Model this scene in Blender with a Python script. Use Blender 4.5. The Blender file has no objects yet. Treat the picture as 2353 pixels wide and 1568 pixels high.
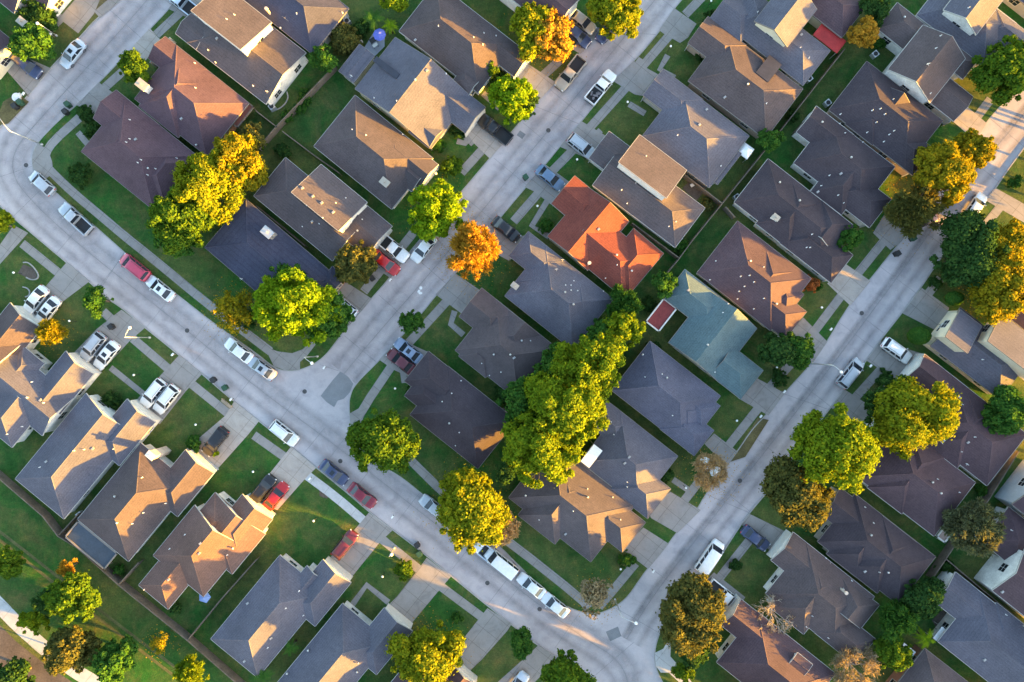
import bpy, math, random
import numpy as np
from mathutils import Vector, Matrix

# ------------------------------------------------------------------ camera, sky, sun, exposure
SC = bpy.context.scene
COL = SC.collection
S = 0.0653            # metres of ground per plan unit (2353 units across the picture)
H = 110.0             # flying height
CX, CY = 1176.5, 784.0

cam = bpy.data.cameras.new("camera")
cam.sensor_fit = 'HORIZONTAL'
cam.angle = 2 * math.atan(CX * S / H)
cam.clip_start = 1.0
cam.clip_end = 4000
camo = bpy.data.objects.new("camera", cam)
camo.location = (0, 0, H)
COL.objects.link(camo)
SC.camera = camo

SUN_EL = math.radians(6.5)
SUN_V = Vector((0.945 * math.cos(SUN_EL), -0.327 * math.cos(SUN_EL), math.sin(SUN_EL))).normalized()
world = bpy.data.worlds.new("World")
SC.world = world
world.use_nodes = True
wn = world.node_tree
sky = wn.nodes.new("ShaderNodeTexSky")
sky.sky_type = 'NISHITA'
sky.sun_disc = False
sky.sun_elevation = SUN_EL
sky.sun_rotation = math.atan2(SUN_V.x, SUN_V.y)
sky.air_density = 1.0
sky.dust_density = 1.6
sky.ozone_density = 1.0
wn.links.new(sky.outputs[0], wn.nodes["Background"].inputs[0])
wn.nodes["Background"].inputs[1].default_value = 0.115

sl = bpy.data.lights.new("sun", 'SUN')
sl.energy = 5.0
sl.angle = math.radians(0.5)
sl.color = (1.0, 0.485, 0.035)
so = bpy.data.objects.new("sun", sl)
so.rotation_euler = SUN_V.to_track_quat('Z', 'Y').to_euler()
so.location = (120, -50, 60)
COL.objects.link(so)

SC.view_settings.view_transform = 'Standard'
SC.view_settings.look = 'None'
SC.view_settings.gamma = 1.0
SC.view_settings.use_curve_mapping = False
SC.view_settings.exposure = 3.3

LOT = 0.12            # lots stand a kerb's height above the road
rng = random.Random(7)

def P(x, y, z=0.0):
    k = S * (H - z) / H
    return Vector(((x - CX) * k, -(y - CY) * k, z))

TO = {0: 0, 1: 588, 2: 1176, 3: 1765}
TR = {0: 0, 1: 395, 2: 781, 3: 1173}
def T(c, r, x, y):                       # reading grid: column, row, position inside the cell
    return (TO[c] + x / 3.968, TR[r] + y / 3.968)

# ------------------------------------------------------------------ materials
MATS = {}
def newmat(name):
    m = bpy.data.materials.new(name)
    m.use_nodes = True
    nt = m.node_tree
    b = nt.nodes["Principled BSDF"]
    return m, nt, b

def ramp(nt, fac, stops):
    r = nt.nodes.new("ShaderNodeValToRGB")
    while len(r.color_ramp.elements) < len(stops):
        r.color_ramp.elements.new(0.5)
    for e, (p, c) in zip(r.color_ramp.elements, stops):
        e.position = p
        e.color = (c[0], c[1], c[2], 1)
    nt.links.new(fac, r.inputs[0])
    return r.outputs[0]

def noise(nt, scale, detail=4, rough=0.6, coord='Object', vec=None, dist=0.0):
    n = nt.nodes.new("ShaderNodeTexNoise")
    n.inputs["Scale"].default_value = scale
    n.inputs["Detail"].default_value = detail
    n.inputs["Roughness"].default_value = rough
    n.inputs["Distortion"].default_value = dist
    if vec is None:
        g = nt.nodes.new("ShaderNodeNewGeometry")
        vec = g.outputs["Position"]
    nt.links.new(vec, n.inputs["Vector"])
    return n.outputs["Fac"]

def mixc(nt, fac, a, b, mode='MIX'):
    m = nt.nodes.new("ShaderNodeMix")
    m.data_type = 'RGBA'
    m.blend_type = mode
    for i, s in ((6, a), (7, b)):
        if isinstance(s, (tuple, list)):
            m.inputs[i].default_value = (s[0], s[1], s[2], 1)
        else:
            nt.links.new(s, m.inputs[i])
    if isinstance(fac, (int, float)):
        m.inputs[0].default_value = fac
    else:
        nt.links.new(fac, m.inputs[0])
    return m.outputs[2]

def bump(nt, b, h, strength=0.4, dist=0.05):
    n = nt.nodes.new("ShaderNodeBump")
    n.inputs["Strength"].default_value = strength
    n.inputs["Distance"].default_value = dist
    nt.links.new(h, n.inputs["Height"])
    nt.links.new(n.outputs[0], b.inputs["Normal"])

def mul(c, k):
    return (c[0] * k, c[1] * k, c[2] * k)

def mottled(name, col, var=0.25, scale=0.6, fine=9.0, rough=0.9, bmp=0.0, spec=0.3, metal=0.0):
    if name in MATS:
        return MATS[name]
    m, nt, b = newmat(name)
    n1 = noise(nt, scale, 5, 0.65)
    n2 = noise(nt, fine, 3, 0.7)
    c1 = ramp(nt, n1, [(0.3, mul(col, 1 - var)), (0.7, mul(col, 1 + var))])
    c2 = ramp(nt, n2, [(0.3, (1 - var, 1 - var, 1 - var)), (0.7, (1 + var * .6,) * 3)])
    nt.links.new(mixc(nt, 1.0, c1, c2, 'MULTIPLY'), b.inputs["Base Color"])
    b.inputs["Roughness"].default_value = rough
    b.inputs["Specular IOR Level"].default_value = spec
    b.inputs["Metallic"].default_value = metal
    if bmp:
        bump(nt, b, n2, bmp, 0.03)
    MATS[name] = m
    return m

def plain(name, col, rough=0.5, metal=0.0, spec=0.5, coat=0.0):
    if name in MATS:
        return MATS[name]
    m, nt, b = newmat(name)
    n = noise(nt, 3.0, 3)
    c = ramp(nt, n, [(0.3, mul(col, .92)), (0.7, mul(col, 1.05))])
    nt.links.new(c, b.inputs["Base Color"])
    b.inputs["Roughness"].default_value = rough
    b.inputs["Metallic"].default_value = metal
    b.inputs["Specular IOR Level"].default_value = spec
    b.inputs["Coat Weight"].default_value = coat
    MATS[name] = m
    return m

def roof_mat(name, col):
    key = "roof_" + name
    if key in MATS:
        return MATS[key]
    m, nt, b = newmat(key)
    n1 = noise(nt, 0.22, 5, 0.6)
    n2 = noise(nt, 7.0, 2, 0.8)
    # streaks that run down with the rain: noise squeezed in plan
    n3 = noise(nt, 1.3, 4, 0.7, dist=1.5)
    c1 = ramp(nt, n1, [(0.3, mul(col, .82)), (0.7, mul(col, 1.16))])
    c2 = ramp(nt, n2, [(0.25, (.70, .70, .72)), (0.75, (1.28, 1.27, 1.24))])
    c3 = ramp(nt, n3, [(0.3, (.86, .86, .88)), (0.65, (1.06, 1.05, 1.03))])
    c = mixc(nt, 1.0, mixc(nt, 1.0, c1, c2, 'MULTIPLY'), c3, 'MULTIPLY')
    sep = nt.nodes.new("ShaderNodeSeparateXYZ"); g_ = nt.nodes.new("ShaderNodeNewGeometry")
    nt.links.new(g_.outputs["Position"], sep.inputs[0])
    wv = nt.nodes.new("ShaderNodeMath"); wv.operation = 'MULTIPLY'; wv.inputs[1].default_value = 1 / .14
    nt.links.new(sep.outputs[2], wv.inputs[0])
    fr = nt.nodes.new("ShaderNodeMath"); fr.operation = 'FRACT'; nt.links.new(wv.outputs[0], fr.inputs[0])
    cr = ramp(nt, fr.outputs[0], [(0.0, (.80, .80, .80)), (0.25, (1.04, 1.04, 1.04))])
    c = mixc(nt, 1.0, c, cr, 'MULTIPLY')
    n5 = noise(nt, .55, 6, .8, dist=1.0)
    f5 = ramp(nt, n5, [(0.55, (0, 0, 0)), (0.75, (.45, .45, .45))])
    c = mixc(nt, f5, c, mul(col, .55))
    nt.links.new(c, b.inputs["Base Color"])
    b.inputs["Roughness"].default_value = 0.92
    b.inputs["Specular IOR Level"].default_value = 0.2
    bump(nt, b, n2, 0.5, 0.03)
    MATS[key] = m
    return m

ROOF = {
 'rosy': (0.150, 0.104, 0.122), 'plum': (0.118, 0.088, 0.100), 'brown': (0.132, 0.116, 0.116),
 'grey': (0.128, 0.118, 0.122), 'slate': (0.148, 0.163, 0.200), 'navy': (0.080, 0.094, 0.142),
 'dark': (0.082, 0.074, 0.086), 'terracotta': (0.235, 0.078, 0.058), 'teal': (0.135, 0.225, 0.240),
 'blue': (0.142, 0.160, 0.215), 'taupe': (0.138, 0.130, 0.136), 'tan': (0.19, 0.14, 0.11), 'brown_sunlit': (0.205, 0.140, 0.115),  # last tone: orange sun glow put into the roof colour
 'redbrown': (0.16, 0.075, 0.065),
}
ROOF = {k: (c[0] * .70, c[1] * .63, c[2] * .66) for k, c in ROOF.items()}
WALL = {'white': (0.72, 0.71, 0.68), 'cream': (0.66, 0.60, 0.46), 'brick': (0.30, 0.17, 0.13),
        'greige': (0.42, 0.40, 0.37), 'tanbrick': (0.42, 0.32, 0.25), 'bluegrey': (0.40, 0.45, 0.50)}

def grass_mat():
    m, nt, b = newmat("grass")
    n1 = noise(nt, 0.07, 5, 0.62)
    n2 = noise(nt, 0.55, 5, 0.7)
    n3 = noise(nt, 5.5, 3, 0.8)
    n4 = noise(nt, .22, 6, .75, dist=.8)
    c1 = ramp(nt, n1, [(0.34, (.024, .112, .020)), (0.48, (.032, .092, .023)), (0.62, (.082, .114, .034))])
    c2 = ramp(nt, n2, [(0.25, (.62, .66, .66)), (0.5, (1, 1, 1)), (0.72, (1.7, 1.22, 1.15))])
    c3 = ramp(nt, n3, [(0.25, (.62, .62, .62)), (0.75, (1.35, 1.35, 1.3))])
    f4 = ramp(nt, n4, [(0.45, (0, 0, 0)), (0.70, (.85, .85, .85))])
    c1 = mixc(nt, f4, c1, (.105, .105, .040))
    c = mixc(nt, 1.0, mixc(nt, 1.0, c1, c2, 'MULTIPLY'), c3, 'MULTIPLY')
    nt.links.new(c, b.inputs["Base Color"])
    b.inputs["Roughness"].default_value = 1.0
    b.inputs["Specular IOR Level"].default_value = 0.1
    bump(nt, b, n3, 0.9, 0.08)
    return m

def road_mat():
    m, nt, b = newmat("road_concrete")
    n1 = noise(nt, 0.06, 4, 0.55)
    n2 = noise(nt, 0.45, 6, 0.7, dist=0.6)
    n3 = noise(nt, 9.0, 2, 0.8)
    c1 = ramp(nt, n1, [(0.35, (.395, .358, .374)), (0.65, (.490, .445, .455))])
    c2 = ramp(nt, n2, [(0.25, (.74, .74, .76)), (0.48, (1, 1, 1)), (0.72, (1.16, 1.15, 1.13))])
    c3 = ramp(nt, n3, [(0.2, (.86, .86, .86)), (0.8, (1.1, 1.1, 1.1))])
    c = mixc(nt, 1.0, mixc(nt, 1.0, c1, c2, 'MULTIPLY'), c3, 'MULTIPLY')
    nt.links.new(c, b.inputs["Base Color"])
    b.inputs["Roughness"].default_value = 0.9
    bump(nt, b, n3, 0.2, 0.01)
    return m

def slab_mat(name, col):
    """poured concrete with dark tooled joints every few metres, laid along the lots"""
    m, nt, b = newmat(name)
    n2 = noise(nt, 0.5, 6, 0.75, dist=0.8)
    n3 = noise(nt, 8.0, 2, 0.8)
    c2 = ramp(nt, n2, [(0.25, mul(col, .70)), (0.5, col), (0.75, mul(col, 1.14))])
    c3 = ramp(nt, n3, [(0.2, (.86, .86, .86)), (0.8, (1.1, 1.1, 1.1))])
    c = mixc(nt, 1.0, c2, c3, 'MULTIPLY')
    g = nt.nodes.new("ShaderNodeNewGeometry")
    mp = nt.nodes.new("ShaderNodeMapping")
    mp.inputs["Rotation"].default_value = (0, 0, math.radians(38.5))
    nt.links.new(g.outputs["Position"], mp.inputs["Vector"])
    br = nt.nodes.new("ShaderNodeTexBrick")
    br.offset = 0.0
    br.inputs["Scale"].default_value = 1.0
    br.inputs["Brick Width"].default_value = 2.6
    br.inputs["Row Height"].default_value = 2.6
    br.inputs["Mortar Size"].default_value = 0.035
    br.inputs["Mortar Smooth"].default_value = 0.5
    br.inputs["Color1"].default_value = (1, 1, 1, 1)
    br.inputs["Color2"].default_value = (.93, .93, .94, 1)
    br.inputs["Mortar"].default_value = (.55, .53, .5, 1)
    nt.links.new(mp.outputs[0], br.inputs["Vector"])
    c = mixc(nt, 1.0, c, br.outputs["Color"], 'MULTIPLY')
    nt.links.new(c, b.inputs["Base Color"])
    b.inputs["Roughness"].default_value = 0.92
    return m

M_GRASS = grass_mat()
M_ROAD = road_mat()
M_WALK = slab_mat("walk_concrete", (.27, .255, .245))
M_DRIVE = slab_mat("drive_concrete", (.29, .27, .258))
M_DRIVE2 = slab_mat("drive_concrete_pale", (.40, .355, .32))
M_WHITE_AND_SUNLIT = slab_mat("concrete_white_and_sunlit", (.46, .47, .48))  # real white paving, and sunlight painted onto one sidewalk
M_KERB = mottled("kerb_concrete", (.34, .33, .32), .15)
M_SOIL = mottled("bare_soil", (.105, .085, .072), .3, .5, 5)
M_DRY = mottled("dry_grass", (.125, .105, .045), .35, .6, 5)
M_TRACK = mottled("worn_grass", (.098, .104, .040), .35, .6, 5)
M_PATCH = mottled("road_patch", (.215, .220, .235), .12, .5, 6)
M_TRIM = plain("trim_white", (.62, .61, .58), .5)
M_EAVE = plain("eave_board", (.20, .18, .165), .6)
M_EAVEPALE = plain("eave_board_pale", (.42, .41, .39), .6)
M_TRIMTAN = plain("trim_tan", (.40, .35, .29), .6)
M_VENT = plain("vent_white", (.80, .80, .80), .4)
M_STEEL = plain("galvanised_steel", (.55, .56, .57), .45, .6)
M_PIPE = plain("lead_pipe", (.32, .32, .33), .6, .2)
M_GLASS = plain("dark_glass", (.02, .025, .035), .08, 0, .6)
M_CHROME = plain("chrome", (.6, .6, .62), .2, 1)
M_RUBBER = plain("rubber", (.02, .02, .02), .8)
M_RED = plain("tail_light_red", (.45, .02, .02), .2)
M_LENS = plain("lens_clear", (.75, .77, .8), .12)
M_BLACK = plain("black_plastic", (.022, .022, .024), .6)
M_BINGREEN = plain("bin_green", (.02, .07, .035), .55)
M_WOOD = mottled("fence_wood", (.155, .125, .100), .3, .8, 6)
M_BARK = mottled("bark", (.13, .10, .075), .3, 2, 12)
M_BARKPALE = mottled("bark_pale", (.44, .38, .31), .25, 2, 12)
M_BRICK = mottled("brick", (.27, .15, .115), .25, 1.5, 9)
M_CREAMBRICK = mottled("pale_brick", (.60, .50, .42), .18, 1.5, 9)
M_BLUE = plain("blue_cloth", (.10, .13, .50), .8)
M_PINK = plain("pink_cloth", (.50, .22, .24), .8)
M_REDROOF = mottled("red_sheet", (.20, .035, .035), .25, .8, 5, .6)
M_REDMETAL = mottled("bright_red_sheet", (.35, .03, .03), .2, .8, 5, .5)
M_WHITECLOTH = plain("white_canvas", (.78, .80, .82), .8)

# ------------------------------------------------------------------ mesh helpers
class MB:
    def __init__(s):
        s.v = []; s.f = []; s.m = []
    def vs(s, pts):
        n = len(s.v)
        s.v += [tuple(p) for p in pts]
        return list(range(n, n + len(pts)))
    def face(s, idx, m=0):
        s.f.append(tuple(idx)); s.m.append(m)
    def poly(s, pts, m=0):
        s.face(s.vs(pts), m)
    def box(s, c, d, rot=0.0, m=0, taper=1.0):
        cx, cy, cz = c; dx, dy, dz = d[0] / 2, d[1] / 2, d[2] / 2
        ca, sa = math.cos(rot), math.sin(rot)
        pts = []
        for z, k in ((-dz, 1.0), (dz, taper)):
            for x, y in ((-dx, -dy), (dx, -dy), (dx, dy), (-dx, dy)):
                x *= k; y *= k
                pts.append((cx + x * ca - y * sa, cy + x * sa + y * ca, cz + z))
        i = s.vs(pts)
        for q in ((3, 2, 1, 0), (4, 5, 6, 7), (0, 1, 5, 4), (1, 2, 6, 5), (2, 3, 7, 6), (3, 0, 4, 7)):
            s.face([i[k] for k in q], m)
    def tube(s, pts, rad, n=6, m=0, cap=True):
        rings = []
        pts = [Vector(p) for p in pts]
        if not isinstance(rad, (list, tuple)):
            rad = [rad] * len(pts)
        for k, p in enumerate(pts):
            d = (pts[min(k + 1, len(pts) - 1)] - pts[max(k - 1, 0)])
            d = d.normalized() if d.length > 1e-9 else Vector((0, 0, 1))
            a = d.cross(Vector((0.31, 0.95, 0.05)) if abs(d.z) > .8 else Vector((0, 0, 1))).normalized()
            b = d.cross(a)
            rings.append(s.vs([p + (a * math.cos(2 * math.pi * j / n) + b * math.sin(2 * math.pi * j / n)) * rad[k] for j in range(n)]))
        for r0, r1 in zip(rings, rings[1:]):
            for j in range(n):
                s.face((r0[j], r0[(j + 1) % n], r1[(j + 1) % n], r1[j]), m)
        if cap:
            s.face(list(reversed(rings[0])), m); s.face(rings[-1], m)
    def ball(s, c, r, nu=10, nv=6, sz=1.0, m=0):
        rings = []
        for k in range(1, nv):
            t = math.pi * k / nv
            rings.append(s.vs([(c[0] + r * math.sin(t) * math.cos(2 * math.pi * j / nu), c[1] + r * math.sin(t) * math.sin(2 * math.pi * j / nu), c[2] + r * sz * math.cos(t)) for j in range(nu)]))
        top = s.vs([(c[0], c[1], c[2] + r * sz)])[0]; bot = s.vs([(c[0], c[1], c[2] - r * sz)])[0]
        for j in range(nu):
            s.face((top, rings[0][j], rings[0][(j + 1) % nu]), m)
            s.face((bot, rings[-1][(j + 1) % nu], rings[-1][j]), m)
        for r0, r1 in zip(rings, rings[1:]):
            for j in range(nu):
                s.face((r0[j], r1[j], r1[(j + 1) % nu], r0[(j + 1) % nu]), m)
    def mesh(s, name, mats, smooth=False):
        me = bpy.data.meshes.new(name)
        me.from_pydata(s.v, [], s.f)
        if not isinstance(mats, (list, tuple)):
            mats = [mats]
        for m in mats:
            me.materials.append(m)
        if len(mats) > 1:
            me.polygons.foreach_set("material_index", s.m)
        if smooth:
            me.polygons.foreach_set("use_smooth", [True] * len(me.polygons))
        me.update()
        return me
    def build(s, name, mats, parent=None, smooth=False):
        o = bpy.data.objects.new(name, s.mesh(name, mats, smooth))
        COL.objects.link(o)
        if parent is not None:
            o.parent = parent
        return o

def tag(o, label, cat, group=None):
    o["label"] = label; o["category"] = cat
    if group:
        o["group"] = group
    return o

def structure(o):
    o["kind"] = "structure"
    return o

def empty(name, loc, rz=0.0):
    e = bpy.data.objects.new(name, None)
    e.location = loc
    e.rotation_euler = (0, 0, rz)
    e.empty_display_size = 0.5
    COL.objects.link(e)
    return e

def copy_tree(o, parent=None):
    c = o.copy()
    COL.objects.link(c)
    c.parent = parent
    for ch in o.children:
        copy_tree(ch, c)
    return c

# ------------------------------------------------------------------ ground, road, lots
MBg = MB(); MBg.poly([(-2500, -2500, -.03), (2500, -2500, -.03), (2500, 2500, -.03), (-2500, 2500, -.03)])
structure(MBg.build("ground", M_GRASS))
r_ = MB(); r_.poly([(-230, -200, 0), (230, -200, 0), (230, 200, 0), (-230, 200, 0)])
structure(r_.build("road", M_ROAD))

BLK = {
 'outer': [(-1900, -1700), (1680, -1700), (466, -234), (280, 0), (219, 48), (187, 86), (116, 159), (68, 219), (33, 257), (0, 295), (-28, 345),
           (-38, 395), (-30, 440), (0, 472), (33, 501), (93, 551), (156, 604), (207, 647), (247, 685), (282, 707), (335, 753),
           (376, 785), (413, 816), (466, 859), (539, 922), (588, 960), (669, 1025), (727, 1073), (802, 1134), (850, 1176),
           (903, 1216), (979, 1274), (1037, 1322), (1120, 1390), (1176, 1434), (1231, 1478), (1277, 1508), (1317, 1531),
           (1350, 1562), (1420, 1660), (1500, 3300), (-1900, 3300)],
 'left island': [(398, 8), (386, 23), (345, 66), (294, 121), (228, 189), (176, 242), (134, 277), (88, 325), (76, 348), (73, 373),
           (78, 402), (111, 428), (161, 473), (209, 513), (285, 581), (338, 627), (396, 670), (491, 745), (588, 812), (626, 844),
           (651, 854), (684, 854), (719, 841), (749, 819), (775, 785), (802, 750), (855, 687), (895, 642), (941, 581), (1020, 490),
           (1102, 395), (1176, 305), (1244, 227), (1277, 187), (1332, 124), (1385, 68), (1432, 16), (1451, -6), (2950, -1700), (1840, -1700)],
 'middle block': [(1554, 12), (1514, 73), (1456, 141), (1408, 186), (1337, 277), (1284, 338), (1252, 378), (1190, 450), (1135, 516), (1047, 627),
           (999, 680), (966, 723), (873, 826), (815, 882), (802, 912), (801, 942), (805, 978), (812, 998), (828, 1033), (862, 1066),
           (916, 1093), (966, 1134), (1014, 1172), (1080, 1210), (1142, 1250), (1186, 1296), (1247, 1354), (1302, 1395), (1332, 1407), (1368, 1412),
           (1395, 1405), (1438, 1380), (1473, 1329), (1489, 1307), (1536, 1251), (1554, 1226), (1602, 1173), (1622, 1136), (1695, 1038),
           (1730, 985), (1765, 950), (1803, 904), (1866, 836), (1901, 786), (1951, 702), (1999, 644), (2045, 586), (2070, 556), (2110, 505), (2153, 448),
           (2200, 385), (2241, 325), (2264, 285), (2302, 242), (2353, 190), (2450, 80), (3900, -1700), (3000, -1700)],
 'right block': [(2353, 338), (2309, 397), (2284, 435), (2261, 462), (2223, 505), (2148, 609), (2117, 657), (2072, 717), (2034, 765), (2017, 787),
           (1987, 831), (1939, 894), (1906, 937), (1845, 1018), (1810, 1066), (1777, 1111), (1718, 1181), (1703, 1203), (1677, 1241), (1625, 1325),
           (1570, 1392), (1530, 1430), (1514, 1452), (1501, 1498), (1506, 1538), (1521, 1568), (1560, 1640), (1640, 3300), (4200, 3300), (4200, -1700), (2560, 90)],
}
def in_poly(x, y, poly):
    ins = False
    n = len(poly)
    for i in range(n):
        x0, y0 = poly[i]; x1, y1 = poly[(i + 1) % n]
        if (y0 > y) != (y1 > y) and x < (x1 - x0) * (y - y0) / (y1 - y0) + x0:
            ins = not ins
    return ins
def ground_z(x, y):
    return LOT if any(in_poly(x, y, p) for p in BLK.values()) else 0.0

def offset_line(pts, d):
    out = []
    for i, p in enumerate(pts):
        a = Vector(pts[max(i - 1, 0)]); b = Vector(pts[min(i + 1, len(pts) - 1)])
        t = (b - a).normalized()
        out.append((p[0] - t.y * d, p[1] + t.x * d))
    return out

def smooth_line(pts, it=2):
    for _ in range(it):
        q = [pts[0]]
        for a, b in zip(pts, pts[1:]):
            q.append((a[0] * .75 + b[0] * .25, a[1] * .75 + b[1] * .25))
            q.append((a[0] * .25 + b[0] * .75, a[1] * .25 + b[1] * .75))
        q.append(pts[-1])
        pts = q
    return pts

def area(poly):
    return .5 * sum(poly[i][0] * poly[(i + 1) % len(poly)][1] - poly[(i + 1) % len(poly)][0] * poly[i][1] for i in range(len(poly)))

for nm, poly in BLK.items():
    b = MB(); k = MB()
    q = smooth_line(poly + [poly[0]], 2)[1:-1]
    sgn = 1 if area(q) > 0 else -1
    pts = [P(x, y, 0) for x, y in q]
    top = [Vector((p.x, p.y, LOT)) for p in pts]
    b.poly(top if sgn < 0 else list(reversed(top)))
    structure(b.build("lawn", M_GRASS))
    inner = offset_line([(p.x, p.y) for p in pts + pts[:2]], 0.16 * -sgn)[:len(pts)]
    n = len(pts)
    for i in range(n):
        j = (i + 1) % n
        if max(abs(pts[i].x), abs(pts[j].x)) > 120 or max(abs(pts[i].y), abs(pts[j].y)) > 100:
            continue
        zt = LOT + .006
        o0, o1, n0, n1 = pts[i], pts[j], inner[i], inner[j]
        k.poly([(o0.x, o0.y, 0), (o1.x, o1.y, 0), (o1.x, o1.y, zt), (o0.x, o0.y, zt)])
        k.poly([(o0.x, o0.y, zt), (o1.x, o1.y, zt), (n1[0], n1[1], zt), (n0[0], n0[1], zt)])
    structure(k.build("kerb", M_KERB))

LAY = [0]
def lay(z):
    LAY[0] = (LAY[0] + 1) % 24
    return z + LAY[0] * .00016

def strip(name, pts, w, z, mat, smooth=1):
    """a ribbon of paving w metres wide along plan points"""
    z = lay(z)
    q = smooth_line(pts, smooth) if len(pts) > 2 else pts
    wp = [(P(x, y).x, P(x, y).y) for x, y in q]
    l = offset_line(wp, w / 2); r = offset_line(wp, -w / 2)
    b = MB()
    for i in range(len(wp) - 1):
        b.poly([(l[i][0], l[i][1], z), (r[i][0], r[i][1], z), (r[i + 1][0], r[i + 1][1], z), (l[i + 1][0], l[i + 1][1], z)][::-1])
    return structure(b.build(name, mat))

def sheet(name, pts, z, mat):
    b = MB()
    z = lay(z)
    q = [P(x, y) for x, y in pts]
    if area([(p.x, p.y) for p in q]) < 0:
        q.reverse()
    b.poly([(p.x, p.y, z) for p in q])
    return structure(b.build(name, mat))

WZ, DZ = LOT + .010, LOT + .014
for pts in [
    [(420, 25), (360, 81)], [(290, 159), (242, 202)], [(184, 271), (124, 325), (106, 352), (104, 378), (123, 400), (174, 448), (240, 503), (288, 544), (341, 586), (479, 700), (588, 782), (622, 808)],
    [(836, 671), (886, 608)], [(1060, 398), (1118, 334)], [(1244, 178), (1286, 140)],
    [(905, 592), (950, 535)],
    [(1632, -25), (1574, 35)], [(1538, 82), (1472, 158)], [(1440, 200), (1350, 300)], [(1325, 337), (1262, 401)], [(1238, 443), (1180, 510)],
    [(1033, 686), (938, 790)], [(905, 834), (832, 942), (814, 985)], [(940, 1054), (1030, 1143), (1110, 1205), (1176, 1249), (1337, 1377), (1352, 1398)],
    [(1376, 1395), (1460, 1294)], [(1558, 1168), (1615, 1095)], [(1655, 1048), (1748, 930)], [(1762, 897), (1826, 826)], [(1866, 768), (1938, 672)],
    [(1966, 634), (2032, 552)], [(2236, 280), (2275, 229)],
    [(2262, 520), (2316, 452)], [(1950, 930), (2034, 837)], [(1640, 1344), (1724, 1238)], [(2120, 690), (2160, 640)],
    [(275, -9), (224, 35)], [(146, 38), (104, 80)], [(52, 560), (136, 628)], [(238, 716), (266, 742)], [(306, 778), (388, 848)],
    [(438, 880), (532, 956)], [(584, 1000), (660, 1054)], [(872, 1234), (970, 1314)], [(1010, 1345), (1116, 1424)],
    [(1090, 330), (1072, 312)], [(1478, 151), (1462, 140)],
    ]:
    strip("sidewalk", pts, 1.3, WZ, M_WALK)
strip("sidewalk", [(700, 1088), (770, 1140), (840, 1200)], 1.35, WZ, M_WHITE_AND_SUNLIT)  # sunlit stretch: the sunlight is put into its whiter concrete
sheet("sidewalk", [(88, 330), (112, 345), (121, 372), (124, 398), (104, 414), (80, 398), (75, 373), (78, 350)], WZ + .004, M_WALK)
sheet("sidewalk", [(608, 797), (640, 808), (672, 812), (696, 803), (718, 781), (729, 788), (706, 818), (690, 832), (690, 850), (655, 851), (630, 842)], WZ + .004, M_WALK)
sheet("sidewalk", [(804, 950), (826, 938), (836, 946), (818, 985), (813, 996), (806, 976)], WZ + .004, M_WALK)
sheet("sidewalk", [(1536, 1468), (1524, 1490), (1504, 1500), (1507, 1530), (1518, 1545), (1536, 1545), (1565, 1572), (1640, 1640), (1660, 1630), (1590, 1568), (1560, 1530), (1540, 1508), (1541, 1480)], WZ + .004, M_WHITE_AND_SUNLIT)
strip("path", [(-60, 1330), (0, 1391), (43, 1436), (112, 1497), (168, 1538), (225, 1572), (330, 1630), (500, 1700)], 2.2, WZ, M_WHITE_AND_SUNLIT)
# walks to the front doors
for pts in [[(1534, 128), (1516, 160), (1550, 180)], [(1445, 240), (1482, 262)], [(1262, 455), (1222, 520), (1262, 545)], [(1045, 715), (1036, 745), (1065, 770)],
            [(1380, 300), (1365, 315)], [(1546, 1102), (1580, 1125)], [(808, 1392), (843, 1344), (893, 1384)], [(925, 845), (930, 880)],
            [(255, 845), (330, 905), (310, 935)], [(1092, 305), (1068, 330), (1050, 325)], [(180, 305), (205, 335)],
            [(1110, 215), (1148, 250)]]:
    strip("walkway", pts, .9, WZ - .004, M_WALK, 0)

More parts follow.
